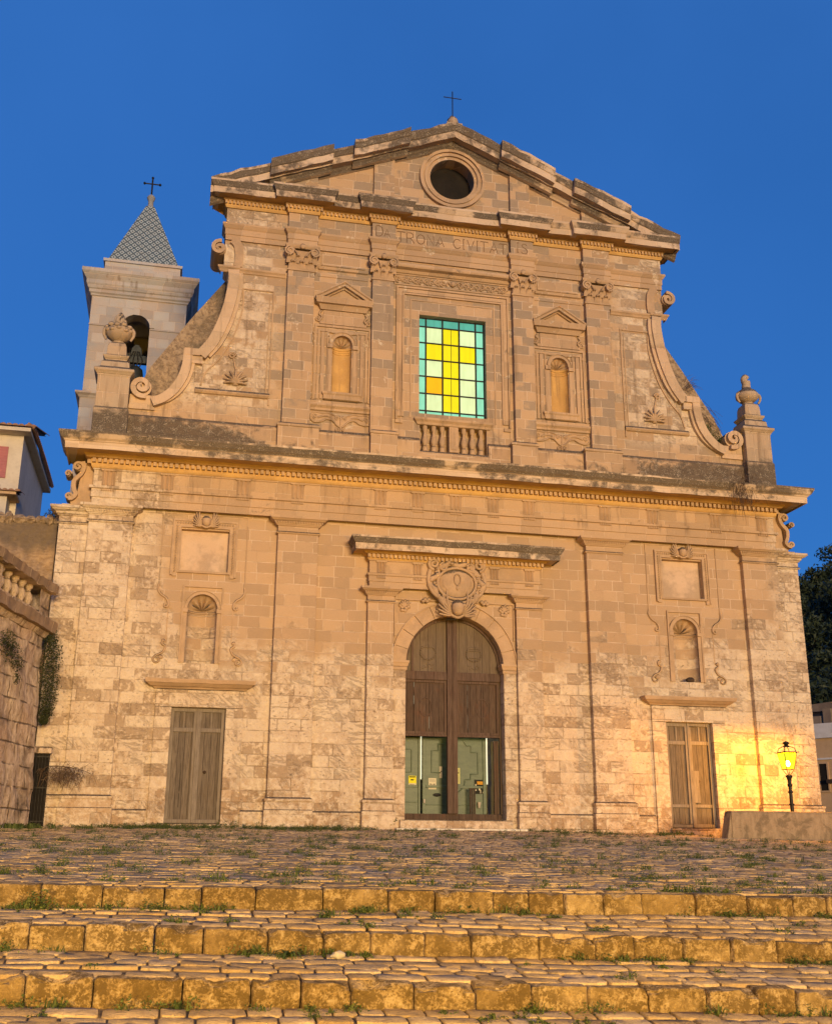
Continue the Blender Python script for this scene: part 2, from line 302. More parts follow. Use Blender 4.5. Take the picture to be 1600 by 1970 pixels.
# ------------------------------------------------------------------ mesh helpers
class MB:
    def __init__(s): s.v = []; s.f = []; s.mi = []; s.att = []
    def add(s, vs, fs, mi=0, att=None):
        o = len(s.v); s.v += [tuple(x) for x in vs]; s.f += [tuple(i+o for i in f) for f in fs]; s.mi += [mi]*len(fs)
        if att is not None: s.att += [att]*len(vs)
        return s
    def box(s, x0, x1, y0, y1, z0, z1, mi=0):
        vs = [(x, y, z) for x in (x0, x1) for y in (y0, y1) for z in (z0, z1)]
        return s.add(vs, [(0, 1, 3, 2), (4, 6, 7, 5), (0, 4, 5, 1), (2, 3, 7, 6), (0, 2, 6, 4), (1, 5, 7, 3)], mi)
    def prism(s, pts, y0, y1, mi=0, taper=None):       # outline in x,z pushed from y0 (back) to y1 (front)
        n = len(pts); cx = sum(p[0] for p in pts)/n; cz = sum(p[1] for p in pts)/n; k = taper if taper else 1.
        vs = [(x, y0, z) for x, z in pts]+[(cx+(x-cx)*k, y1, cz+(z-cz)*k) for x, z in pts]
        tri = tessellate_polygon([[Vector((x, z, 0)) for x, z in pts]])
        fs = [tuple(t) for t in tri]+[tuple(i+n for i in t) for t in tri]+[(i, (i+1) % n, (i+1) % n+n, i+n) for i in range(n)]
        return s.add(vs, fs, mi)
    def plan(s, pts, z0, z1, mi=0):                    # outline in x,y raised from z0 to z1
        n = len(pts); vs = [(x, y, z0) for x, y in pts]+[(x, y, z1) for x, y in pts]
        tri = tessellate_polygon([[Vector((x, y, 0)) for x, y in pts]])
        return s.add(vs, [tuple(t) for t in tri]+[tuple(i+n for i in t) for t in tri]+[(i, (i+1) % n, (i+1) % n+n, i+n) for i in range(n)], mi)
    def mould(s, path, prof, seg=.45, jit=.0):
        P = []
        for a, b in zip(path[:-1], path[1:]):
            L = math.dist(a, b); k = max(1, int(L/seg))
            for i in range(k): P.append((a[0]+(b[0]-a[0])*i/k, a[1]+(b[1]-a[1])*i/k))
        P.append(path[-1]); n = len(P); N = []
        def nrm(a, b):
            dx, dy = b[0]-a[0], b[1]-a[1]; L = math.hypot(dx, dy); return (dy/L, -dx/L)
        for i in range(n):
            n0 = nrm(P[i-1], P[i]) if i else nrm(P[0], P[1]); n1 = nrm(P[i], P[i+1]) if i < n-1 else n0
            mx, my = n0[0]+n1[0], n0[1]+n1[1]; k = 2/(mx*mx+my*my) if mx*mx+my*my > .2 else 1; N.append((mx*k, my*k))
        vs = []; m = len(prof)
        for i in range(n):
            j1, j2 = (random.uniform(-jit, jit), random.uniform(-jit, jit)) if jit else (0, 0)
            for o, z in prof:
                q = 1 if o > .05 else 0
                vs.append((P[i][0]+N[i][0]*(o+j1*q), P[i][1]+N[i][1]*(o+j1*q), z+j2*q))
        fs = [(i*m+j, i*m+j+1, (i+1)*m+j+1, (i+1)*m+j) for i in range(n-1) for j in range(m-1)]
        fs += [tuple(range(m))[::-1], tuple((n-1)*m+j for j in range(m))]
        return s.add(vs, fs)
    def rake(s, path, prof, y0, seg=.3, jit=0.):       # path in x,z; profile (out, height)
        P = []
        for a, b in zip(path[:-1], path[1:]):
            k = max(1, int(math.dist(a, b)/seg))
            for i in range(k): P.append((a[0]+(b[0]-a[0])*i/k, a[1]+(b[1]-a[1])*i/k))
        P.append(path[-1]); m = len(prof); vs = []
        for i, (x, z) in enumerate(P):
            j = random.uniform(-jit, jit); j2 = random.uniform(-jit, jit)*1.5
            for o, h in prof: vs.append((x, y0-o-(j if o > .3 else 0), z+h+(j2 if h > -.12 else j*.5)))
        n = len(P); fs = [(i*m+q, i*m+q+1, (i+1)*m+q+1, (i+1)*m+q) for i in range(n-1) for q in range(m-1)]
        fs += [tuple(range(m)), tuple((n-1)*m+q for q in range(m))[::-1]]
        return s.add(vs, fs)
    def lathe(s, c, prof, seg=16, flute=0., k=8, sq=False):
        vs = []; m = len(prof)
        for i in range(seg):
            a = 2*PI*i/seg+(PI/4 if sq else 0); w = 1+flute*math.cos(k*a)
            for r, z in prof: vs.append((c[0]+r*w*math.cos(a), c[1]+r*w*math.sin(a), c[2]+z))
        fs = [(i*m+j, ((i+1) % seg)*m+j, ((i+1) % seg)*m+j+1, i*m+j+1) for i in range(seg) for j in range(m-1)]
        fs += [tuple(i*m for i in range(seg))[::-1], tuple(i*m+m-1 for i in range(seg))]
        return s.add(vs, fs)
    def tube(s, pts, r, seg=7, r1=None, att=None):
        pts = [Vector(p) for p in pts]; n = len(pts); vs = []; r1 = r if r1 is None else r1
        for i, p in enumerate(pts):
            t = (pts[min(i+1, n-1)]-pts[max(i-1, 0)]).normalized(); a = t.cross(Vector((0, 1, .13))); a.normalize(); b = t.cross(a); rr = r+(r1-r)*i/max(1, n-1)
            for k in range(seg): q = 2*PI*k/seg; vs.append(p+a*(rr*math.cos(q))+b*(rr*math.sin(q)))
        fs = [(i*seg+k, i*seg+(k+1) % seg, (i+1)*seg+(k+1) % seg, (i+1)*seg+k) for i in range(n-1) for k in range(seg)]
        fs += [tuple(range(seg))[::-1], tuple((n-1)*seg+k for k in range(seg))]
        return s.add(vs, fs, 0, att)
    def ball(s, c, r, nu=12, nv=8, fn=None):
        vs = []; r = r if hasattr(r, '__len__') else (r, r, r)
        for j in range(nv+1):
            b = -PI/2+PI*j/nv
            for i in range(nu):
                a = 2*PI*i/nu; d = (math.cos(a)*math.cos(b), math.sin(a)*math.cos(b), math.sin(b)); k = fn(d) if fn else 1
                vs.append(tuple(c[q]+r[q]*d[q]*k for q in range(3)))
        return s.add(vs, [(j*nu+i, j*nu+(i+1) % nu, (j+1)*nu+(i+1) % nu, (j+1)*nu+i) for j in range(nv) for i in range(nu)])
    def ribbon(s, pts, w, y0, y1):                     # band of width w along an x,z line (w to its left)
        n = len(pts); A = []; B = []
        for i, (x, z) in enumerate(pts):
            a = pts[max(i-1, 0)]; b = pts[min(i+1, n-1)]; dx, dz = b[0]-a[0], b[1]-a[1]; L = math.hypot(dx, dz) or 1
            ww = w[i] if hasattr(w, '__len__') else w
            A.append((x, z)); B.append((x-dz/L*ww, z+dx/L*ww))
        vs = []
        for y in (y0, y1): vs += [(x, y, z) for x, z in A]+[(x, y, z) for x, z in B]
        fs = []
        for i in range(n-1):
            fs += [(2*n+i, 2*n+i+1, 3*n+i+1, 3*n+i), (i, i+1, 2*n+i+1, 2*n+i), (n+i, 3*n+i, 3*n+i+1, n+i+1), (i, n+i, n+i+1, i+1)]
        fs += [(0, 2*n, 3*n, n), (n-1, 2*n-1, 4*n-1, 3*n-1)]
        return s.add(vs, fs)
    def wall(s, outer, holes, y0, y1):                 # front face with openings at y0, rim back to y1; holes: (pts, reveal y, back?)
        loops = [outer]+[h[0] for h in holes]; allp = [p for L in loops for p in L]
        tri = tessellate_polygon([[Vector((x, z, 0)) for x, z in L] for L in loops])
        s.add([(x, y0, z) for x, z in allp], [tuple(t) for t in tri])
        for pts, yb, back in [(outer, y1, False)]+holes:
            n = len(pts); s.add([(x, y0, z) for x, z in pts]+[(x, yb, z) for x, z in pts], [(i, (i+1) % n, (i+1) % n+n, i+n) for i in range(n)])
            if back: s.add([(x, yb, z) for x, z in pts], [tuple(t) for t in tessellate_polygon([[Vector((x, z, 0)) for x, z in pts]])])
        return s
    def frame(s, x0, x1, z0, z1, w, y0, y1, sides='LRTB'):   # flat raised band round a rectangle, butted
        if 'T' in sides: s.box(x0, x1, y0, y1, z1-w, z1)
        if 'B' in sides: s.box(x0, x1, y0, y1, z0, z0+w)
        zt = z1-w if 'T' in sides else z1; zb = z0+w if 'B' in sides else z0
        if 'L' in sides: s.box(x0, x0+w, y0, y1, zb, zt)
        if 'R' in sides: s.box(x1-w, x1, y0, y1, zb, zt)
        return s
    def mir(s):                                        # mirrored copy in x
        t = MB(); t.v = [(-x, y, z) for x, y, z in s.v]; t.f = [f[::-1] for f in s.f]; t.mi = list(s.mi); t.att = list(s.att); return t
    def build(s, name, mat, parent=None, smooth=None, bevel=0., attname=None, sub=0):
        me = bpy.data.meshes.new(name); me.from_pydata(s.v, [], s.f)
        mats = mat if isinstance(mat, (list, tuple)) else [mat]
        for m in mats: me.materials.append(m)
        if len(mats) > 1: me.polygons.foreach_set('material_index', s.mi)
        if attname:
            at = me.attributes.new(attname, 'FLOAT', 'POINT'); at.data.foreach_set('value', s.att)
        bm = bmesh.new(); bm.from_mesh(me)
        if not attname: bmesh.ops.remove_doubles(bm, verts=bm.verts, dist=.0006)
        bmesh.ops.recalc_face_normals(bm, faces=bm.faces); bm.to_mesh(me); bm.free()
        if smooth:
            me.polygons.foreach_set('use_smooth', [True]*len(me.polygons)); me.set_sharp_from_angle(angle=R(smooth))
        ob = bpy.data.objects.new(name, me); COL.objects.link(ob)
        if parent is not None: ob.parent = parent
        if bevel:
            b = ob.modifiers.new('bevel', 'BEVEL'); b.width = bevel; b.segments = 2; b.limit_method = 'ANGLE'; b.angle_limit = R(40)
        return ob
def empty(name, label, cat, loc=(0, 0, 0), group=None):
    o = bpy.data.objects.new(name, None); COL.objects.link(o); o.location = loc; return tag(o, label, cat, group)
def tag(o, label=None, cat=None, group=None, kind=None):
    for k, v in (('label', label), ('category', cat), ('group', group), ('kind', kind)):
        if v: o[k] = v
    return o
def arc(cx, cz, r, a0, a1, n, rz=None):
    rz = r if rz is None else rz
    return [(cx+r*math.cos(R(a0+(a1-a0)*i/n)), cz+rz*math.sin(R(a0+(a1-a0)*i/n))) for i in range(n+1)]
def spiral(cx, cz, r0, r1, a0, turns, n=36):
    return [(cx+(r0+(r1-r0)*(i/n)**.8)*math.cos(R(a0)+turns*2*PI*i/n), cz+(r0+(r1-r0)*(i/n)**.8)*math.sin(R(a0)+turns*2*PI*i/n)) for i in range(n+1)]
def rect(x0, x1, z0, z1): return [(x0, z0), (x1, z0), (x1, z1), (x0, z1)]
def archpts(hw, z0, zs, cx=0., n=20): return [(cx-hw, z0), (cx+hw, z0)]+arc(cx, zs, hw, 0, 180, n)
def ln(a, b, t): return a+(b-a)*t
def smoothpath(pts, n=6):                              # catmull-rom
    o = []
    for i in range(len(pts)-1):
        p0, p1, p2, p3 = pts[max(i-1, 0)], pts[i], pts[i+1], pts[min(i+2, len(pts)-1)]
        for k in range(n):
            t = k/n; o.append(tuple(.5*((2*p1[q])+(-p0[q]+p2[q])*t+(2*p0[q]-5*p1[q]+4*p2[q]-p3[q])*t*t+(-p0[q]+3*p1[q]-3*p2[q]+p3[q])*t**3) for q in range(len(p1))))
    return o+[pts[-1]]
# ---- terrain heights
def z_edge(x): return -1.07-(x+8.26)*.0172
def z_ground(x, y):
    z0 = -.31-.008*max(x, 0)
    if y >= 0: return z0
    return ln(z0, z_edge(x), min(1, -y/18.3))

# ================================================================== THE CHURCH
church = empty('church', 'baroque stone church front with pediment, large portal and lit stained glass window', 'church')
SG = (-1, 1)
# ---- lower wall
side_doors = [rect(s*6.48-.66, s*6.48+.66, -.22, 2.51) for s in SG]
low_niche = [archpts(.37, 3.6, 4.97, s*6.54) for s in SG]
panels = [rect(s*6.58-.605, s*6.58+.605, 5.95, 7.03) for s in SG]
main_arch = archpts(1.31, -.08, 3.8)
w = MB()
holes = [(main_arch, .5, False)]+[(d, .26, False) for d in side_doors]+[(n, .05, False) for n in low_niche]+[(q, .16, True) for q in panels]
w.wall([(-10.17, -2.6), (10.17, -2.6), (10.17, 7.5), (9.45, 7.5), (9.45, 9.05), (-9.45, 9.05), (-9.45, 7.5), (-10.17, 7.5)], holes, 0, .6)
w.build('wall', M['wall'], church)
b = MB()                                              # body behind the facade, open behind the portal
b.box(-9.9, -1.9, .62, 5.6, -2.6, 8.9); b.box(1.9, 9.9, .62, 5.6, -2.6, 8.9); b.box(-1.88, 1.88, .62, 5.58, 5.6, 8.88)
b.build('aisle_wall', M['rubble'], church)
b = MB(); b.plan([(-7.2, 5.62), (7.2, 5.62), (7.2, 18), (-7.2, 18)], -2.6, 13.5); b.build('nave_wall', M['rubble'], church)
for s in SG:
    pts = [(s*4.9, 9.2), (s*8.62, 9.2), (s*8.62, 11.05), (s*8.3, 11.75), (s*7.3, 13.35), (s*6.35, 14.75), (s*4.9, 15.6)]
    MB().prism(pts, 5.5, .64).build('sloping_buttress', M['rubble'], church)

# plaster fill of the two square panels
for s in SG:
    MB().add([(s*6.58-.6, .150, 5.955), (s*6.58+.6, .150, 5.955), (s*6.58+.6, .150, 7.025), (s*6.58-.6, .150, 7.025)], [(0, 1, 2, 3)]).build('panel_plaster', M['patch'], church)

# ---- lower pilasters with plinths and capitals
CAP = [(-.02, 7.02), (.03, 7.03), (.05, 7.06), (.03, 7.09), (.006, 7.10), (.006, 7.235), (.04, 7.24), (.05, 7.265), (.07, 7.27), (.09, 7.31), (.10, 7.335), (.16, 7.36), (.20, 7.395), (.22, 7.40), (.22, 7.465), (-.02, 7.47)]
PLI = [(.07, -.6), (.07, .10), (.05, .12), (.045, .30), (.065, .32), (.065, .37), (.03, .39), (0, .41)]
def capital(x0, x1, yw, yf, prof, dz=0., mat='trim', eggs=(7.325, .115, .026)):
    m = MB().mould([(x0, yw), (x0, yf), (x1, yf), (x1, yw)], [(o, z+dz) for o, z in prof], seg=9); zc, oc, r = eggs; n = int((x1-x0+2*oc)/(r*2.5))
    for k in range(n): m.ball((x0-oc+r+(x1-x0+2*oc-2*r)*k/(n-1), yf-oc+.005, zc+dz), (r, r*.9, r*1.25), 6, 5)
    return m.build('capital', M[mat], None)
def pilaster(x0, x1, yf, z0, z1, cap=True, capdz=0., plinth=True, mat='wall', yw=.02, pl=PLI):
    o = MB().box(x0, x1, yf, yw, z0, z1).build('pilaster', M[mat], church, bevel=.012)
    if cap: c = capital(x0, x1, yw, yf, CAP, capdz); c.parent = o
    if plinth: p = MB().mould([(x0, yw), (x0, yf), (x1, yf), (x1, yw)], pl, seg=9).build('plinth', M['wall'], o)
    return o
for s in SG:
    pilaster(min(s*8.4, s*9.47), max(s*8.4, s*9.47), -.16, -2.5, 7.44)
    pilaster(min(s*3.70, s*4.74), max(s*3.70, s*4.74), -.17, -.6, 7.44)
    o = MB().box(min(s*9.475, s*10.19), max(s*9.475, s*10.19), -.05, .3, -2.5, 7.40).build('corner_pilaster', M['wall'], church, bevel=.02)
    path = [(s*9.48, -.05), (s*10.19, -.05), (s*10.19, .4)]
    if s < 0: path = [(-10.19, .4), (-10.19, -.05), (-9.48, -.05)]
    c = MB().mould(path, [(q, z-.07) for q, z in CAP], seg=9).build('capital', M['trim'], o)
    c = MB().mould(path, PLI, seg=9).build('plinth', M['wall'], o)
# low plinth along the wall between pilasters
for x0, x1 in ((-8.39, -7.55), (-5.36, -4.75), (-3.69, -2.37), (2.37, 3.69), (4.75, 5.36), (7.55, 8.39)):
    MB().mould([(x0, -.0), (x1, -.0)], [(.04, -.6), (.045, .06), (.02, .09), (0, .10)], seg=9).build('wall_plinth', M['wall'], church)

# ---- lower entablature
LP = [(-9.45, .5), (-9.45, -.2), (9.45, -.2), (9.45, .5)]
MB().mould(LP, [(-.1, 7.472), (-.0, 7.472), (.0, 7.66), (.025, 7.675), (.025, 7.885), (.06, 7.895), (.08, 7.90), (.08, 7.965), (.0, 7.985)], seg=2.2, jit=.004).build('architrave', M['trim'], church)
MB().mould(LP, [(-.1, 7.98), (0, 7.982), (0, 8.38), (.03, 8.40), (.03, 8.43), (-.1, 8.44)], seg=9).build('frieze', M['trim'], church)
MB().mould(LP, [(-.1, 8.425), (.05, 8.43), (.075, 8.47), (.09, 8.53), (.09, 8.655), (.20, 8.665), (.24, 8.70), (.27, 8.745), (.655, 8.745)], seg=9).build('bed_mould', M['upglow'], church)
MB().mould(LP, [(-.1, 8.76), (.65, 8.748), (.66, 8.725), (.68, 8.70), (.70, 8.70), (.705, 8.875), (.73, 8.885), (.74, 8.91), (.80, 8.95), (.84, 9.02), (.865, 9.06), (.87, 9.115), (.3, 9.16), (-.25, 9.18)], seg=.5, jit=.012).build('cornice', M['crown'], church)
def comb(x0, x1, yb, yf, w_, st, z0, z1, name):        # toothed strip: one band with its dentils
    n = max(1, int((x1-x0-w_)/st)); st = (x1-x0-w_)/n if n else st; P = [(x0, yb+.012)]
    for k in range(n+1):
        a = x0+k*st; P += [(a, yf), (a+w_, yf)]
        if k < n: P += [(a+w_, yb), (a+st, yb)]
    P.append((x1, yb+.012)); return MB().plan(P, z0, z1).build(name, M['plain'], church)
comb(-9.50, 9.50, -.285, -.385, .082, .136, 8.545, 8.652, 'dentil_course')
for s in SG:
    d = MB()
    for y in (-.24, -.10, .04): d.box(min(s*9.535, s*9.635), max(s*9.535, s*9.635), y, y+.082, 8.545, 8.652)
    d.box(min(s*9.53, s*9.545), max(s*9.53, s*9.545), -.24, .13, 8.548, 8.650); d.build('dentil_course', M['plain'], church)
def triglyph(cx, yf, z0, z1, hw, cap=True):
    t = MB(); e = .055*hw/.16
    for k in range(3):
        a = cx-hw+k*2*hw/3
        t.add([(a, yf, z0), (a+e*.9, yf-.05, z0), (a+2*hw/3-e*.9, yf-.05, z0), (a+2*hw/3, yf, z0), (a, yf, z1), (a+e*.9, yf-.05, z1), (a+2*hw/3-e*.9, yf-.05, z1), (a+2*hw/3, yf, z1)], [(0, 1, 5, 4), (1, 2, 6, 5), (2, 3, 7, 6), (4, 5, 6, 7), (0, 3, 2, 1)])
    t.box(cx-hw-.02, cx+hw+.02, yf-.06, yf+.02, z1, z1+.05)
    h = .018*hw/.16
    for k in range(6):
        gx = cx-hw+(k+.5)*hw/3
        t.add([(gx-h*.7, yf-.055, z0-.085), (gx+h*.7, yf-.055, z0-.085), (gx-h*1.2, yf-.06, z0-.15), (gx+h*1.2, yf-.06, z0-.15), (gx-h*.7, yf+.01, z0-.085), (gx+h*.7, yf+.01, z0-.085), (gx-h*1.2, yf+.01, z0-.15), (gx+h*1.2, yf+.01, z0-.15)], [(0, 1, 3, 2), (0, 2, 6, 4), (1, 5, 7, 3), (2, 3, 7, 6)])
    return t.build('triglyph', M['plain'], church)
for xx in (9.08, 7.62, 5.70, 4.28, 2.07, 1.05): triglyph(xx, -.2, 7.985, 8.36, .165); triglyph(-xx, -.2, 7.985, 8.36, .165)
triglyph(0, -.2, 7.985, 8.36, .165)
# scrolled consoles closing the ends of the frieze
def end_console(s):
    m = MB()
    m.prism([(s*9.44, 7.45), (s*9.95, 7.45), (s*9.98, 7.62), (s*9.82, 7.85), (s*9.80, 8.1), (s*9.74, 8.3), (s*9.70, 8.6), (s*9.44, 8.66)], .35, -.02)
    P = [(9.70, 8.62), (9.66, 8.45), (9.72, 8.25), (9.86, 8.08), (9.86, 7.9), (9.80, 7.72), (9.90, 7.58), (10.02, 7.56)]
    pts = smoothpath([(s*a, z) for a, z in P], 5)
    m.ribbon(pts, .10*s, .3, -.15)
    for cx, cz, r in ((9.86, 8.46, .17), (10.08, 8.26, .11), (10.02, 7.66, .12)):
        sp = spiral(s*cx, cz, r, r*.25, 180 if s > 0 else 0, -1.4*s, 30); m.ribbon(sp, r*.38*(-s), .3, -.16)
        m.prism(arc(s*cx, cz, r*.62, 0, 345, 14), .28, -.08)
    return m.build('scroll_console', M['plain'], church, smooth=40)
for s in SG: end_console(s)
# ---- portal
for s in SG:
    o = pilaster(min(s*1.66, s*2.35), max(s*1.66, s*2.35), -.15, -.6, 5.72, cap=False, pl=[(o_, z) for o_, z in PLI])
    c = capital(min(s*1.66, s*2.35), max(s*1.66, s*2.35), .02, -.15, [(.9*o_, 5.33+(z-7.02)*.9) for o_, z in CAP], 0., 'trim', (5.605, .10, .023)); c.parent = o
PP = [(-2.33, .05), (-2.33, -.2), (2.33, -.2), (2.33, .05)]
MB().mould(PP, [(-.05, 5.74), (0, 5.74), (0, 5.88), (.02, 5.89), (.02, 6.03), (.05, 6.045), (.06, 6.10), (0, 6.12)], seg=9).build('portal_architrave', M['trim'], church)
MB().mould(PP, [(-.05, 6.115), (.0, 6.118), (0, 6.43), (.03, 6.44), (.03, 6.46), (-.05, 6.47)], seg=9).build('portal_frieze', M['plain'], church)
MB().mould(PP, [(-.1, 6.455), (.04, 6.46), (.07, 6.50), (.07, 6.60), (.14, 6.61), (.18, 6.66), (.41, 6.66)], seg=9).build('portal_bed_mould', M['upglow'], church)
MB().mould(PP, [(-.1, 6.672), (.41, 6.662), (.42, 6.65), (.44, 6.63), (.45, 6.79), (.48, 6.81), (.53, 6.90), (.55, 6.93), (.55, 6.98), (-.1, 7.03)], seg=.4, jit=.01).build('portal_cornice', M['portal_crown'], church)
comb(-2.40, 2.40, -.268, -.34, .07, .115, 6.505, 6.597, 'dentil_course')
for xx in (2.02, 1.05): triglyph(xx, -.2, 6.118, 6.39, .12); triglyph(-xx, -.2, 6.118, 6.39, .12)
# archivolt with voussoirs, imposts and jambs
a = MB(); nv = 11
for k in range(nv):
    a0, a1 = 180*k/nv+.35, 180*(k+1)/nv-.35
    pts = arc(0, 3.8, 1.31, a0, a1, 5)+arc(0, 3.8, 1.66, a1, a0, 5); a.prism(pts, .1, -.035+random.uniform(-.004, .004))
a.ribbon(arc(0, 3.8, 1.655, 0, 180, 40), -.035, .05, -.075)
a.build('archivolt', M['plain'], church, smooth=30)
for s in SG:
    j = MB().box(min(s*1.315, s*1.655), max(s*1.315, s*1.655), -.03, .05, -.6, 3.63); j.build('portal_jamb', M['wall'], church)
    path = [(s*1.31, .45), (s*1.31, -.03), (s*1.655, -.03)] if s > 0 else [(-1.655, -.03), (-1.31, -.03), (-1.31, .45)]
    MB().mould(path, [(-.02, 3.62), (.02, 3.63), (.03, 3.70), (.02, 3.71), (.04, 3.73), (.06, 3.79), (.08, 3.82), (.08, 3.87), (-.02, 3.88)], seg=9).build('impost', M['plain'], church)
    # sunk spandrel with its raised border and carved leaf
    sp = MB(); sp.box(min(s*1.60, s*1.63), max(s*1.60, s*1.63), -.05, .02, 4.5, 5.5); sp.box(min(s*.35, s*1.597), max(s*.35, s*1.597), -.05, .02, 5.47, 5.5); sp.build('spandrel_border', M['plain'], church)
    r = MB(); cx, cz = s*1.36, 5.29
    for k in range(9):
        q = R(200+k*40); rr = .06+.05*(k % 3 != 0); r.ball((cx+math.cos(q)*rr, -.01, cz+math.sin(q)*rr*.9), (.055, .05, .055), 8, 6)
    for k in range(5): r.tube(smoothpath([(cx, -.02, cz), (cx+math.cos(R(20+35*k))*.11, -.07, cz+.04+math.sin(R(20+35*k))*.11), (cx+math.cos(R(35*k))*.16, -.03, cz+.06+math.sin(R(20+35*k))*.13)], 4), .03, 6, .012)
    r.build('carved_leaf', M['plain'], church, smooth=60)
# cartouche over the keystone: shield, scrolled border, winged head
c = MB()
c.ball((0, -.20, 5.93), (.50, .13, .40), 32, 14)
def wob(t): return 1+.07*math.cos(6*t)+.05*math.cos(10*t+1)
c.tube([(.52*math.cos(2*PI*k/40), -.27, 5.93+.42*math.sin(2*PI*k/40)) for k in range(41)], .045, 8)
c.tube([(.66*wob(2*PI*k/60)*math.cos(2*PI*k/60), -.24-.03*math.cos(9*2*PI*k/60), 5.91+.56*wob(2*PI*k/60)*math.sin(2*PI*k/60)) for k in range(61)], .085, 8)
rnd = random.Random(3)
for k in range(56):
    t = 2*PI*k/56; q = rnd.uniform(.56, .70); c.ball((q*math.cos(t), -.25-rnd.uniform(0, .06), 5.92+q*.86*math.sin(t)), (rnd.uniform(.03, .06),)*3, 7, 5)
for s in SG:
    sp = spiral(s*.62, 6.44, .16, .035, -90, 1.6*s, 36); c.tube([(x, -.26-.02*i/36, z) for i, (x, z) in enumerate(sp)], .05, 8, .04)
    sp = spiral(s*.36, 6.36, .12, .03, 90, -1.5*s, 30); c.tube([(x, -.29, z) for x, z in sp], .045, 8, .035)
    c.tube(smoothpath([(s*.70, -.2, 6.30), (s*.76, -.24, 6.05), (s*.72, -.25, 5.80), (s*.56, -.27, 5.58), (s*.30, -.28, 5.47), (s*.1, -.26, 5.42)], 6), .07, 8, .04)
    c.tube(smoothpath([(s*.16, -.26, 5.36), (s*.30, -.24, 5.44), (s*.44, -.20, 5.36), (s*.50, -.12, 5.26)], 5), .05, 8, .02)
    for k in range(5): c.tube(smoothpath([(s*.10, -.22, 5.30), (s*(.24+.04*k), -.24, 5.33-.03*k), (s*(.42-.03*k), -.14, 5.36-.07*k)], 4), .03, 6, .012)
    for k in range(4): c.ball((s*(.72+.05*k), -.10, 5.50-.05*(k % 2)), (.055, .05, .05), 8, 6)
c.prism([(-.34, 5.5), (-.20, 5.08), (.20, 5.08), (.34, 5.5)], .1, -.12)
c.build('cartouche', M['plain'], church, smooth=60)
c = MB(); c.tube([(.085*math.sin(2*PI*k/24), -.342+.006*math.cos(2*PI*k/12), 6.02+.15*math.cos(2*PI*k/24)) for k in range(25)], .017, 6)
for s in SG:
    for e in (.16, .27, .37): c.tube(smoothpath([(s*e, -.32+e*.08, 6.12-e*.3), (s*(e+.01), -.325+e*.09, 5.92-e*.1), (s*e*.72, -.325+e*.09, 5.72)], 4), .016, 5, .008)
c.ball((0, -.335, 5.80), (.035, .03, .07), 8, 6); c.build('shield_emblem', M['plain'], church, smooth=60)
def cherub(cx, cz, y, sc):
    h = MB()
    def face(dv):
        k = 1.0
        if dv[1] < -.3:
            k += .13*math.exp(-((dv[0])**2*60+(dv[2]+.05)**2*25)) - .07*math.exp(-((abs(dv[0])-.33)**2*60+(dv[2]-.15)**2*80)) - .03*math.exp(-(dv[0]**2*20+(dv[2]+.42)**2*150))
        if dv[2] > .45: k += .08*math.cos(9*math.atan2(dv[1], dv[0]))
        return k
    h.ball((cx, y-.08*sc, cz-.01), (.112*sc, .11*sc, .14*sc), 22, 16, face)
    for s in SG:
        for k in range(6):
            q = R(74-15*k); l = sc*(.36-.025*k); x0, z0 = cx+s*.085*sc, cz-.05*sc-.012*k*sc
            h.tube(smoothpath([(x0, y-.02*sc, z0), (x0+s*l*.42*math.cos(q-.35), y-.075*sc, z0+l*.42*math.sin(q-.35)), (x0+s*l*math.cos(q), y-.045*sc, z0+l*math.sin(q))], 4), .030*sc, 6, .016*sc)
    h.tube(smoothpath([(cx-.14*sc, y-.05, cz-.10*sc), (cx, y-.08, cz-.17*sc), (cx+.14*sc, y-.05, cz-.10*sc)], 5), .03*sc, 6)
    return h.build('winged_head', M['plain'], church, smooth=50)
cherub(0, 5.27, -.22, 1.5)
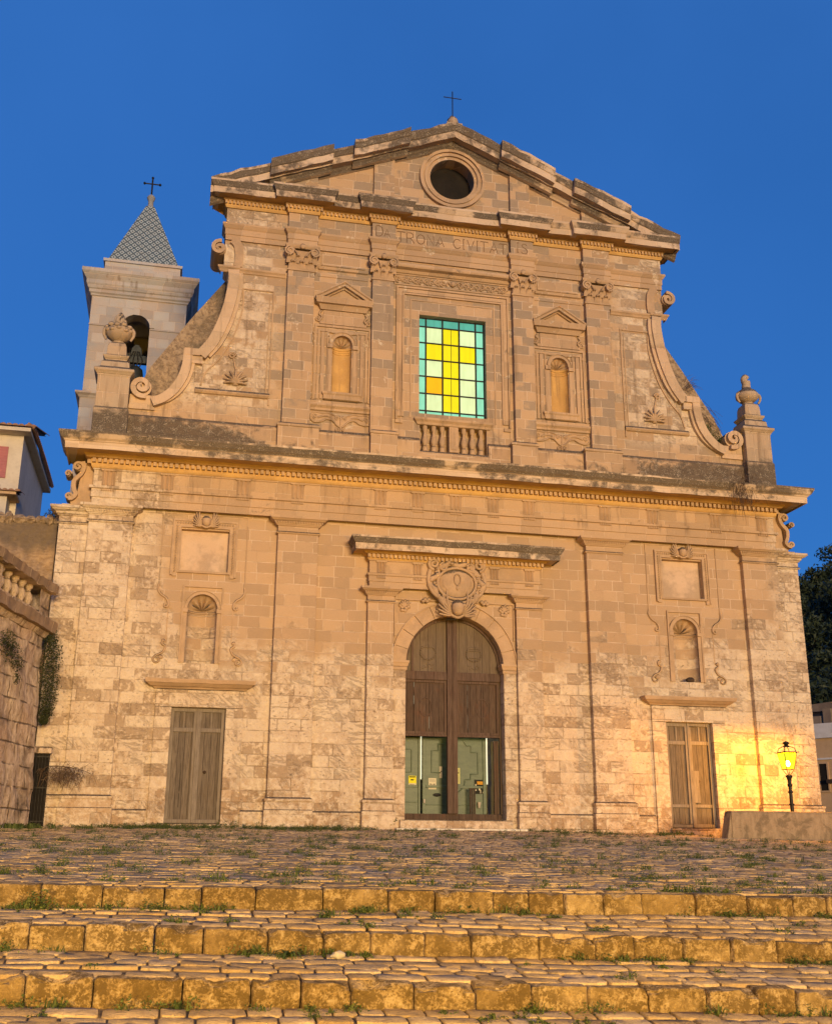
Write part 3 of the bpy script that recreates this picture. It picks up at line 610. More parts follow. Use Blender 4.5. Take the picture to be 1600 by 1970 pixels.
# ---- end bays: raised field, square panel, niche, scrolls, side door
for s in SG:
    cx = s*6.58
    fr = MB(); fr.frame(cx-1.08, cx+1.08, 5.50, 7.455, .03, -.025, .01, 'LR')
    fr.box(cx-1.05, cx+1.05, -.02, .01, 7.42, 7.455); fr.build('field_border', M['trim'], church)
    f = MB(); f.frame(cx-.82, cx+.82, 5.80, 7.28, .05, -.075, .01, 'LRT'); f.frame(cx-.77, cx+.77, 5.78, 7.23, .105, -.045, .02, 'LRT'); f.frame(cx-.665, cx+.665, 5.88, 7.125, .055, -.06, .02, 'LRTB')
    z = 5.9
    while z < 7.14:
        for q in SG: f.ball((cx+q*.715, -.05, z), (.026, .03, .026), 6, 5)
        z += .066
    x = cx-.70
    while x < cx+.7: f.ball((x, -.05, 7.18), (.026, .03, .026), 6, 5); x += .066
    f.build('panel_frame', M['plain'], church)
    cherub(cx, 7.24, -.07, 1.0)
    # niche surround
    n = MB(); n.frame(s*6.54-.51, s*6.54+.51, 3.60, 5.56, .045, -.05, .02, 'LRT')
    for q in SG:
        n.box(s*6.54+q*.415-.045, s*6.54+q*.415+.045, -.03, .02, 3.6, 4.86); n.box(s*6.54+q*.42-.065, s*6.54+q*.42+.065, -.065, .02, 4.865, 4.965)
    n.ribbon(arc(s*6.54, 4.97, .37, 0, 180, 24), -.075, .02, -.045); n.ribbon(arc(s*6.54, 4.97, .45, 0, 180, 24), -.02, .02, -.065)
    n.build('niche_frame', M['plain'], church, smooth=30)
    def niche(cx, z0, zs, r, dep, mats):
        o = MB(); na, nb = 24, 10
        o.add([(cx+r*math.cos(PI*i/na), dep*math.sin(PI*i/na)+.0, z) for z in (z0, zs-.12) for i in range(na+1)], [(i, i+1, i+na+2, i+na+1) for i in range(na)])
        for zz0, zz1, rr in ((zs-.12, zs, 1.0),): o.add([(cx+r*rr*math.cos(PI*i/na), dep*rr*math.sin(PI*i/na), z) for z in (zz0, zz1) for i in range(na+1)], [(i, i+1, i+na+2, i+na+1) for i in range(na)])
        sh = MB(); vs = []; na2 = 44
        for j in range(nb+1):
            for i in range(na2+1):
                t = PI*i/na2; q = j/nb; fl = 1-.02*abs(math.cos(5.5*t)); fy = 1-.34*abs(math.cos(5.5*t))*min(1, q*5+.1)*(1-q**4*.7)*min(1, 3*math.sin(t))
                # ribs fan out from the foot of the conch
                rad = math.sin(q*PI/2); vs.append((cx+r*rad*math.cos(t)*fl, dep*math.cos(q*PI/2)*1.02*fy, zs+r*rad*math.sin(t)*fl))
        sh.add(vs, [(j*(na2+1)+i, j*(na2+1)+i+1, (j+1)*(na2+1)+i+1, (j+1)*(na2+1)+i) for j in range(nb) for i in range(na2)])
        o.add([(cx+r*math.cos(PI*i/na), dep*math.sin(PI*i/na), z0) for i in range(na+1)], [tuple(range(na+1))])
        o.tube([(cx+r*math.cos(PI*i/na), dep*math.sin(PI*i/na), zs-.05) for i in range(na+1)], .03, 6); o.tube([(cx+r*math.cos(PI*i/na), dep*math.sin(PI*i/na), zs-.13) for i in range(na+1)], .018, 6)
        o2 = o.build('niche', mats, church, smooth=30); sh.build('conch', M['plain'], o2, smooth=50)
        return o2
    niche(s*6.54, 3.6, 4.97, .385, .34, M['wall'])
    # scrolls beside the niche
    for q in SG:
        sc = MB(); x0 = cx+q*.80
        up = [(x0+q*.26, -.02, 5.56), (x0+q*.28, -.03, 5.44), (x0+q*.20, -.03, 5.30), (x0+q*.06, -.03, 5.20), (x0+q*.0, -.03, 5.06), (x0+q*.04, -.03, 4.98), (x0+q*.10, -.03, 5.00), (x0+q*.08, -.03, 5.06)]
        sc.tube(smoothpath(up, 5), .03, 6, .028)
        dn = [(x0+q*.02, -.03, 4.10), (x0+q*.07, -.03, 4.14), (x0+q*.08, -.03, 4.05), (x0+q*.0, -.03, 3.98), (x0+q*.06, -.03, 3.84), (x0+q*.22, -.03, 3.75), (x0+q*.28, -.03, 3.66), (x0+q*.22, -.03, 3.58), (x0+q*.13, -.03, 3.62), (x0+q*.16, -.03, 3.69), (x0+q*.20, -.03, 3.67)]
        sc.tube(smoothpath(dn, 5), .032, 6, .022)
        sc.ball((x0+q*.10, -.01, 3.72), (.07, .03, .06), 8, 6)
        sc.box(x0-.012, x0+.012, -.012, .01, 4.12, 4.96)
        sc.build('wall_scroll', M['plain'], church, smooth=50)
    # door surround
    o = MB(); o.box(s*6.46-1.06, s*6.46-.665-.0, -.055, .02, -.55, 2.51); o.box(s*6.48+.665, s*6.46+1.06, -.055, .02, -.55, 2.51); o.box(s*6.46-1.06, s*6.46+1.06, -.055, .02, 2.513, 2.94)
    o.prism([(s*6.46-.2, 2.515), (s*6.46+.2, 2.515), (s*6.46+.27, 2.93), (s*6.46-.27, 2.93)], 0, -.07)
    fr = o.build('door_surround', M['wall'], church, bevel=.012)
    MB().mould([(s*6.46-1.08, .02), (s*6.46-1.08, -.06), (s*6.46+1.08, -.06), (s*6.46+1.08, .02)], [(-.02, 2.943), (.03, 2.945), (.06, 2.98), (.12, 3.0), (.20, 3.06), (.23, 3.07), (.25, 3.14), (.25, 3.165), (-.02, 3.20)], seg=.35, jit=.008).build('lintel_cornice', M['plain'], fr)
    MB().box(s*6.48-.72, s*6.48+.72, -.10, .28, -.6, -.222).build('doorstep', M['wall'], church, bevel=.02)
# ---- side doors
def side_door(s):
    cx = s*6.48; root = MB().box(cx-.655, cx+.655, .17, .20, -.215, 2.505).build('side_door', M['door_grey'], church)
    for q in SG:
        l = MB(); x0, x1 = (cx-.652, cx-.008) if q < 0 else (cx+.008, cx+.652); y = .110
        l.frame(x0, x1, -.21, 2.50, .085, y-.015, .17); l.box(x0+.085, x1-.085, y, .17, 1.93, 2.03)
        p_ = MB().box(x0+.087, x1-.087, y+.036, .169, -.123, 1.928).box(x0+.087, x1-.087, y+.036, .169, 2.032, 2.413).build('door_panel', M['door_panel'], root); xm = (x0+x1)/2; l.box(xm-.022, xm+.022, y+.012, y+.040, 2.031, 2.414)
        if s > 0:
            l.box(x0+.087, x1-.087, y-.004, .17, .30, .38)
            if q > 0: l.box(x0+.02, x0+.22, y-.03, y, .42, 1.25)
        l.build('door_leaf', M['door_rails'], root, bevel=.008)
    MB().box(cx-.026, cx+.026, .070, .15, -.2, 2.5).build('cover_strip', M['door_rails'], root, bevel=.006)
    k = MB(); k.lathe((0, 0, 0), [(.0, 0), (.035, .0), (.04, .02), (.02, .045), (0, .05)], 12); k.v = [(cx+.24+a, .147-c, .98+b_) for a, b_, c in k.v]; k.build('door_knob', M['rust'], root, smooth=40)
    if s < 0:
        g_ = MB().add([(cx-.34, .1455, .55), (cx-.325, .1455, .5), (cx-.335, .1455, 1.18), (cx-.342, .1455, 1.2)], [(0, 1, 2, 3)]).add([(cx-.345, .1455, .15), (cx-.335, .1455, .15), (cx-.328, .1455, .48), (cx-.34, .1455, .48)], [(0, 1, 2, 3)]).build('split_in_board', M['dark'], root)
for s in SG: side_door(s)
# ---- main door
YD = .30
md = MB(); md.box(-1.30, 1.27, YD-.05, YD+.12, -.07, .075); root = md.build('main_door', M['door_wood'], church, bevel=.01); root['label'] = 'dark wooden door with open lower halves showing an inner door'
MB().box(-.155, .115, YD-.10, YD+.05, .078, 5.05).build('centre_post', M['post_wood'], root, bevel=.012)
MB().box(-.028, -.012, YD-.125, YD-.098, .078, 5.03).build('post_bead', M['post_wood'], root)
MB().box(-1.31, -.157, YD-.07, YD+.05, 3.44, 3.66).box(.117, 1.31, YD-.07, YD+.05, 3.44, 3.66).build('transom', M['post_wood'], root, bevel=.012)
def halfarch(s, x0, r, z0, zs):
    n = 14; a_end = math.degrees(math.acos(x0/r)); return [(s*x0, z0), (s*r, z0)]+[(s*x, z) for x, z in arc(0, zs, r, 0, a_end, n)]
for s, x0 in ((-1, .158), (1, .118)):
    t = MB(); t.prism(halfarch(s, x0, 1.305, 3.662, 3.8), YD+.03, YD, 0); tp = t.build('tympanum_panel', M['door_top'], root)
    t = MB(); t.ribbon([(s*x, z) for x, z in arc(0, 3.8, 1.305, 0, 82, 20)], .075*s, YD-.001, YD-.05); t.box(min(s*1.04, s*1.10), max(s*1.04, s*1.10), YD-.04, YD-.001, 3.663, 4.45) if s < 0 else None; t.build('arch_rail', M['post_wood'], tp)
    o = MB(); cx = s*.62-.03; o.tube([(cx+.20*math.cos(2*PI*k/40), YD-.012, 4.16+.18*math.sin(2*PI*k/40)) for k in range(41)], .014, 6)
    for k in range(18): o.ball((cx+.205*math.cos(2*PI*k/18), YD-.012, 4.16+.185*math.sin(2*PI*k/18)), (.03, .022, .026), 7, 5)
    for k in range(14): o.ball((cx+random.uniform(-.15, .15), YD-.004, 3.80+random.uniform(-.05, .06)), (.028, .012, .02), 6, 5)
    o.box(cx-.15, cx+.13, YD-.03, YD+.01, 4.29, 4.325)
    if s > 0: o.box(cx-.14, cx+.14, YD-.03, YD+.01, 4.05, 4.07); o.box(cx-.17, cx+.17, YD-.03, YD+.01, 4.24, 4.27)
    o.build('carved_wreath', M['door_top'], tp, smooth=50)
    # planked panel with glowing strips set in its gaps for the light inside
    xa, xb = (-1.31, -.157) if s < 0 else (.117, 1.255)
    p_ = MB(); cuts = [xa, xa+.29, xa+.70, xb] if s < 0 else [xa, xa+.30, xa+.66, xb]
    for u0, u1 in zip(cuts[:-1], cuts[1:]): p_.box(u0+.006, u1-.006, YD+.01, YD+.045, 2.12, 3.438)
    pp = p_.build('planked_panel', M['door_wood'], root)
    MB().frame(xa, xb, 2.05, 3.438, .065, YD-.03, YD+.009, 'LRTB').build('panel_rail', M['post_wood'], pp, bevel=.008)
    bk = MB(); bk.box(xa+.01, xb-.01, YD+.055, YD+.07, 2.1, 3.43); bk.build('panel_backing', M['dark'], pp)
    sl = MB()
    for (cx_, z0, z1) in ([(cuts[1], 3.25, 3.38), (cuts[1], 2.82, 3.03), (cuts[2]+.0, 2.2, 2.5)] if s < 0 else [(cuts[1], 3.2, 3.40), (cuts[1], 2.75, 3.08), (cuts[2], 3.24, 3.40), (cuts[1], 2.2, 2.55)]): sl.box(cx_-.005, cx_+.005, YD+.047, YD+.053, z0, z1)
    sl.build('light_gap', M['slit'], pp)
    rg = MB(); cx = (xa+xb)/2+(.12 if s > 0 else .02); rg.tube([(cx+.16*math.cos(2*PI*k/30), YD+.004, 2.74+.24*math.sin(2*PI*k/30)) for k in range(31)], .012, 5); rg.build('carved_ring', M['post_wood'], pp, smooth=50)
    MB().box(xa, xb, YD-.06, YD+.05, 1.99, 2.048).build('drip_rail', M['post_wood'], root, bevel=.006)
MB().box(1.262, 1.30, YD-.03, YD+.05, .078, 3.437).build('door_stile', M['door_top'], root)
MB().box(.99+.12, 1.235, YD+.03, YD+.12, .08, 1.92).build('folded_leaf', M['door_wood'], root, bevel=.01)
# inner green doors, with a lit gap beside them
YG = .78
gd = MB(); gd.box(-1.86, -.735, YG, YG+.06, .06, 2.9); gd.box(-.690, 1.03, YG, YG+.06, .06, 2.9)
gd = gd.build('inner_door', M['green'], church); gd['label'] = 'green panelled inner door with notices on it'
st = MB(); st.box(-.80, -.742, YG-.035, YG-.001, .062, 2.88); st.box(-.685, -.60, YG-.03, YG-.001, .062, 2.88); st.box(.93, 1.02, YG-.035, YG-.001, .062, 2.88); st.box(-1.84, -.81, YG-.03, YG-.001, .74, .80); st.box(-.595, .925, YG-.03, YG-.001, .74, .80); st.box(-.595, .925, YG-.014, YG-.001, .30, .325); st.box(-1.84, -.81, YG-.014, YG-.001, .36, .385); st.build('door_rail', M['green'], gd, bevel=.006)
mo = MB()
for pts in ([(-1.25, 1.87), (-1.16, 1.87), (-1.16, 1.70), (-.98, 1.70), (-.98, 1.12), (-1.2, 1.12)], [(-.1, 1.85), (-.27, 1.85), (-.27, 1.68), (-.44, 1.68), (-.44, 1.12), (-.2, 1.12)], [(.42, 1.95), (.5, 1.82), (.62, 1.82), (.62, 1.65), (.80, 1.65), (.80, 1.10), (.60, 1.10), (.60, .96), (.45, .96)]+arc(.10, .95, .35, 0, -90, 8)):
    mo.tube([(x, YG-.01, z) for x, z in pts], .017, 6)
mo.build('door_moulding', M['green'], gd)
MB().ball((-.30, YG-.01, .56), (.11, .02, .045), 12, 6).build('oval_plate', M['iron'], gd, smooth=60)
MB().box(-.728, -.700, YG+.045, YG+.055, .95, 2.9).build('interior_glow', M['slit'], church)
MB().box(1.035, 1.09, YG+.08, YG+.09, .85, 2.9).build('interior_glow', M['slit'], church)
MB().box(-1.9, 1.9, 1.6, 1.65, -.1, 5.6).box(-1.89, -1.86, .62, 1.6, -.1, 5.6).box(1.86, 1.89, .62, 1.6, -.1, 5.6).box(-1.85, 1.85, .61, 1.59, 2.95, 3.0).build('vestibule', M['white_paint'], church)
MB().box(-1.45, 1.45, -.14, .62, -.6, -.085).build('threshold', M['wall'], church, bevel=.02)
MB().box(-1.6, 1.75, -.42, -.141, -.6, -.292).build('door_light_slab', M['doorlight'], church, bevel=.02)  # slab added for the bright strip of door light, painted as pale stone
vl = bpy.data.lights.new('vestibule_lamp', 'POINT'); vo = bpy.data.objects.new('vestibule_lamp', vl); COL.objects.link(vo); vo.location = (.55, .60, 2.85); vl.energy = 7; vl.color = (1., .95, .7); vl.shadow_soft_size = .08

# ================================================================== UPPER ORDER
wing = [(6.55, 15.9), (6.55, 14.62), (6.42, 14.5), (6.42, 14.0), (6.48, 13.5), (6.61, 12.95), (6.80, 12.4), (7.12, 11.93), (7.42, 11.93), (7.45, 11.5), (7.56, 11.1), (7.82, 10.72), (8.05, 10.55), (8.3, 10.42)]
win = rect(-.98, .98, 10.80, 13.84)
upn = [archpts(.27, 11.2, 12.63, s*3.18) for s in SG]
balr = rect(-.96, .96, 9.70, 10.45)
u = MB(); outer = [(-9.6, 9.0), (9.6, 9.0), (9.6, 10.2)]+[(x, z) for x, z in wing[::-1]]+[(6.55, 17.1), (-6.55, 17.1)]+[(-x, z) for x, z in wing]+[(-9.6, 10.2)]
u.wall(outer, [(win, .30, False), (balr, .22, True)]+[(n, .04, False) for n in upn], 0, .62)
u.build('upper_wall', M['upper'], church)
# base course
for x0, x1 in ((-9.6, -4.89), (-3.77, -2.38), (-1.62, -.98), (.98, 1.62), (2.38, 3.77), (4.89, 9.6)):
    MB().mould([(x0, -.0), (x1, -.0)], [(.11, 9.12), (.11, 9.95), (.09, 10.0), (.05, 10.03), (.0, 10.06)], seg=.6, jit=.008).build('base_course', M['base'], church)
MB().mould([(-.98, 0), (.98, 0)], [(.11, 9.12), (.11, 9.62), (.05, 9.68), (0, 9.69)], seg=.5, jit=.006).build('base_course', M['base'], church)
for s in SG:
    for x0, x1 in ((3.78, 4.88), (1.63, 2.37)):
        a_, b_ = min(s*x0, s*x1), max(s*x0, s*x1)
        p_ = MB().mould([(a_, .02), (a_, -.26), (b_, -.26), (b_, .02)], [(0, 9.12), (0, 9.98), (.03, 10.0), (.03, 10.06), (-.05, 10.12), (-.2, 10.13)], seg=9).build('pedestal', M['wall'], church)
# pilasters and composite capitals
def composite(cx, hw, yf, z0, z1):
    c = MB(); H = z1-z0
    c.mould([(cx-hw, .02), (cx-hw, yf), (cx+hw, yf), (cx+hw, .02)], [(-.01, z0), (.03, z0+.01), (.03, z0+.05), (0, z0+.06), (-.02, z0+.3), (.02, z0+.52), (.05, z0+.62), (-.1, z0+.64)], seg=9)
    c.mould([(cx-hw-.02, .02), (cx-hw-.02, yf-.03), (cx+hw+.02, yf-.03), (cx+hw+.02, .02)], [(-.1, z1-.12), (.04, z1-.12), (.06, z1-.09), (.09, z1-.05), (.09, z1-.005), (-.1, z1)], seg=9)
    for row, (zb, n, L) in enumerate(((z0+.06, 3, .26), (z0+.24, 4 if hw > .33 else 3, .25))):
        for k in range(n):
            x = cx-hw+2*hw*(k+.5)/n if row == 0 else cx-hw*.95+2*hw*.95*k/(n-1)
            wv = 2*hw/n*.44
            pr = [(0, .0), (-.035, L*.4), (-.055, L*.72), (-.105, L*.93), (-.135, L*.86), (-.13, L*.72)]
            vs = []; 
            for j, (yy, zz) in enumerate(pr):
                ww = wv*(1-.12*j) if j < 4 else wv*.5
                for t in (-1, -.5, 0, .5, 1): vs.append((x+ww*t, yf+yy-.012*math.cos(t*PI)*(j > 0)-row*.02, zb+zz-.03*abs(t)*(j > 2)))
            c.add(vs, [(j*5+i, j*5+i+1, (j+1)*5+i+1, (j+1)*5+i) for j in range(5) for i in range(4)])
    for q in SG:
        sp = spiral(cx+q*(hw-.02), z1-.24, .125, .025, 90, -1.5*q, 26); c.ribbon(sp, .045*q, yf+.05, yf-.14)
        c.prism(arc(cx+q*(hw-.02), z1-.24, .075, 0, 340, 12), yf+.04, yf-.11)
        c.tube(smoothpath([(cx+q*hw*.25, yf-.05, z0+.40), (cx+q*hw*.45, yf-.09, z0+.55), (cx+q*hw*.8, yf-.11, z1-.13)], 4), .022, 6)
        c.ball((cx+q*(hw+.03), -.03, z0+.36), (.05, .06, .09), 8, 6)
    c.ball((cx, yf-.12, z1-.07), (.08, .05, .085), 10, 7)
    return c.build('capital', M['plain'], None, smooth=45)
for s in SG:
    for x0, x1 in ((4.03, 4.78), (1.77, 2.38)):
        cx, hw = s*(x0+x1)/2, (x1-x0)/2
        o = MB().box(cx-hw, cx+hw, -.16, .02, 10.1, 14.72).build('pilaster', M['upper'], church, bevel=.012)
        c = composite(cx, hw, -.16, 14.7, 15.5); c.parent = o
# upper entablature
def upath(yr=-.06, yp=-.22):
    P = [(-6.55, .5), (-6.55, yr)]
    for s, L in ((-1, ((4.82, 3.99), (2.42, 1.73))), (1, ((1.73, 2.42), (3.99, 4.82)))):
        for a_, b_ in L: P += [(s*a_, yr), (s*a_, yp), (s*b_, yp), (s*b_, yr)]
    return P+[(6.55, yr), (6.55, .5)]
UP = upath()
MB().mould(UP, [(-.1, 15.505), (0, 15.505), (0, 15.66), (.02, 15.67), (.02, 15.84), (.05, 15.87), (.09, 15.93), (.10, 15.94), (.10, 16.0), (0, 16.03)], seg=3).build('upper_architrave', M['trim'], church)
MB().mould(UP, [(-.1, 16.025), (0, 16.027), (0, 16.50), (-.1, 16.51)], seg=9).build('upper_frieze', M['upper'], church)
MB().mould(UP, [(-.1, 16.505), (.03, 16.51), (.055, 16.56), (.06, 16.60), (.06, 16.70), (.10, 16.71), (.14, 16.77), (.395, 16.77)], seg=9).build('upper_bed_mould', M['upglow'], church)
MB().mould(UP, [(-.1, 16.785), (.39, 16.773), (.40, 16.76), (.41, 16.74), (.42, 16.92), (.44, 16.94), (.48, 17.03), (.50, 17.07), (.50, 17.13), (-.3, 17.2)], seg=.4, jit=.010).build('upper_cornice', M['crown'], church)
for (xa, ya), (xb, yb) in zip(UP[:-1], UP[1:]):
    if ya == yb:
        e = .11 if ya < -.1 else -.13
        if abs(xa) > 6: xa -= .2
        if abs(xb) > 6: xb += .2
        comb(xa-e, xb+e, ya-.058, ya-.115, .06, .105, 16.605, 16.70, 'dentil_course')
# incised inscription, imitated with dark strips
M['carve'] = simple('carved_letter_shadow', (.15, .09, .05), (.20, .125, .07), 6., .95, .2)
def strokes(body, x0, x1, z0, h, y):                    # roman capitals as thin dark strips, the groove shadow put into their colour
    S = {'D': [[(0, 0), (0, 1)], [(0, 1), (.3, 1), (.55, .85), (.65, .5), (.55, .15), (.3, 0), (0, 0)]], 'A': [[(0, 0), (.35, 1), (.7, 0)], [(.15, .38), (.35, .2), (.55, .38)]],
         'T': [[(.35, 0), (.35, 1)], [(0, .95), (0, 1), (.7, 1), (.7, .95)]], 'R': [[(0, 0), (0, 1), (.35, 1), (.52, .88), (.52, .66), (.35, .52), (0, .52)], [(.28, .52), (.65, 0)]],
         'O': [[(.4+.4*math.cos(2*PI*k/18), .5+.5*math.sin(2*PI*k/18)) for k in range(19)]], 'N': [[(0, 0), (0, 1), (.62, 0), (.62, 1)]],
         'C': [[(.4+.4*math.cos(R(40+280*k/14)), .5+.5*math.sin(R(40+280*k/14))) for k in range(15)]], 'I': [[(.08, 0), (.08, 1)], [(0, 0), (.16, 0)], [(0, 1), (.16, 1)]], 'V': [[(0, 1), (.35, 0), (.7, 1)]],
         'S': [[(.5, .85), (.38, 1), (.15, 1), (.02, .82), (.06, .64), (.42, .4), (.52, .22), (.38, 0), (.12, 0), (0, .15)]], ' ': []}
    W = {'D': .65, 'A': .7, 'T': .7, 'R': .65, 'O': .8, 'N': .62, 'C': .72, 'I': .16, 'V': .7, 'S': .52, ' ': .45}
    tot = sum(W[c] for c in body)+.22*(len(body)-1); k = (x1-x0)/tot; x = x0; m = MB()
    for ch in body:
        sc = .72 if (ch == 'A' and body == 'DA') else 1
        for st in S[ch]:
            pts = [(x+a*k*sc, z0+b_*h*sc) for a, b_ in st]; m.ribbon(pts, .024, y+.01, y-.003); m.ribbon([(a, b_-.004) for a, b_ in pts], .010, y+.01, y-.0035)
        x += (W[ch]+.22)*k
    return m.build('inscription', M['carve'], church)
strokes('DA', -2.30, -1.87, 16.10, .32, -.22)
strokes('TRONA CIVITAT', -1.66, 1.66, 16.08, .33, -.06)
strokes('IS', 1.92, 2.24, 16.10, .32, -.22)
# wall panels under the architrave between capitals
for s in SG:
    a_, b_ = min(s*2.50, s*3.92), max(s*2.50, s*3.92); MB().box(a_+.08, b_-.08, -.03, .01, 15.05, 15.46).mould([(a_, 0), (b_, 0)], [(.0, 14.90), (.06, 14.92), (.08, 14.98), (.03, 15.0), (0, 15.0)], seg=9).box(a_, b_, -.022, .01, 14.70, 14.755).build('wall_panel', M['upper'], church)
    a_, b_ = min(s*4.84, s*6.44), max(s*4.84, s*6.44); MB().mould([(a_, 0), (b_, 0)], [(0, 14.50), (.03, 14.51), (.05, 14.56), (.09, 14.60), (.09, 14.65), (0, 14.68)], seg=9).build('string_course', M['plain'], church)
MB().mould([(-1.72, .02), (-1.72, 0), (1.72, 0), (1.72, .02)], [(0, 15.08), (.05, 15.10), (.10, 15.17), (.22, 15.20), (.24, 15.24), (.24, 15.32), (0, 15.46)], seg=.6, jit=.006).build('window_hood', M['trim'], church)
# acanthus frieze over the window
o = MB(); o.box(-1.70, 1.70, -.03, .01, 14.72, 14.75); o.box(-1.70, 1.70, -.03, .01, 15.04, 15.07); k = 0; x = -1.6
while x < 1.62:
    sg = 1 if k % 2 else -1
    if abs(x) > .12:
        sp = spiral(x, 14.895, .10, .02, 90*sg, 1.3*sg*(1 if x < 0 else -1), 16); o.tube([(a, -.025, z) for a, z in sp], .022, 5, .016)
        for q in range(3): o.ball((x+.1*math.cos(q*2.1+k), -.02, 14.895+.09*math.sin(q*2.1+k)), (.035, .03, .028), 6, 5)
    k += 1; x += .165
o.ball((0, -.05, 14.90), (.07, .06, .09), 12, 8)
for s in SG: o.tube(smoothpath([(s*.05, -.03, 14.86), (s*.14, -.04, 14.95), (s*.2, -.02, 14.84)], 4), .03, 6, .015)
o.build('acanthus_frieze', M['plain'], church, smooth=50)
# window surround
f = MB(); f.frame(-1.66, 1.66, 10.55, 14.66, .05, -.07, .01, 'LRT'); f.frame(-1.60, 1.60, 10.65, 14.60, .11, -.04, .012, 'LRT'); f.frame(-1.48, 1.48, 10.65, 14.47, .05, -.055, .012, 'LRT'); f.frame(-1.25, 1.25, 10.65, 14.30, .04, -.02, .012, 'LRT')
f.box(-1.66, -1.46, -.05, .01, 10.45, 10.545); f.box(1.46, 1.66, -.05, .01, 10.45, 10.545); f.build('window_surround', M['trim'], church)
# stained glass
cols = [0, .12, .37, .62, .87, 1]; rows = [0, .088, .255, .425, .597, .77, .943, 1]
gname = ['teal', 'aqua', 'pale', 'yellow', 'orange']; pat = ['PYP', 'YYY', 'PYP', 'OYP', 'PYP']; wn = MB()
X = [ln(-.98, .98, c) for c in cols]; Zs = [ln(13.84, 10.80, c) for c in rows]; yg = .22
for i in range(5):
    for j in range(7):
        mi = 0 if j == 0 else 1
        if 0 < i < 4 and 0 < j < 6: mi = {'P': 2, 'Y': 3, 'O': 4}[pat[j-1][i-1]]
        wn.add([(X[i], yg, Zs[j+1]), (X[i+1], yg, Zs[j+1]), (X[i+1], yg, Zs[j]), (X[i], yg, Zs[j])], [(0, 1, 2, 3)], mi)
window = wn.build('window', [GL[k] for k in gname], church); window['label'] = 'lit stained glass window of yellow and aqua panes'
mu = MB()
for i, x in enumerate(X): t = .022 if 0 < i < 5 else .03; mu.box(x-t, x+t, yg-.035, yg-.004, 10.78, 13.86)
for z in Zs:
    for xa, xb in zip(X[:-1], X[1:]): mu.box(xa+.0225, xb-.0225, yg-.033, yg-.005, z-.018, z+.018)
mu.box(-.006, .006, yg-.02, yg-.003, 10.8, 13.6); mu.build('glazing_bars', M['iron'], window)
# balustrade below the window
rl = MB().mould([(-1.03, .05), (-1.03, -.03), (1.03, -.03), (1.03, .05)], [(-.02, 10.45), (.02, 10.46), (.04, 10.52), (.09, 10.57), (.10, 10.58), (.10, 10.64), (-.02, 10.66)], seg=9).build('window_balustrade', M['plain'], church)
MB().box(-.13, .13, -.045, .18, 9.70, 10.449).box(-.08, .08, -.06, -.0455, 9.78, 10.40).build('balustrade_block', M['plain'], rl)
b0 = None
for k, x in enumerate((-.80, -.55, -.31, .31, .55, .80)):
    if b0 is None:
        b0 = MB(); b0.lathe((0, 0, 0), [(.075, 0), (.075, .13), (.045, .16), (.055, .19), (.085, .30), (.075, .38), (.04, .50), (.035, .58), (.06, .62), (.07, .64), (.07, .745)], 14); o = b0.build('baluster', M['plain'], rl, smooth=35); b0 = o
    else: o = b0.copy(); COL.objects.link(o); o.parent = rl
    o.location = (x, .06, 9.702)
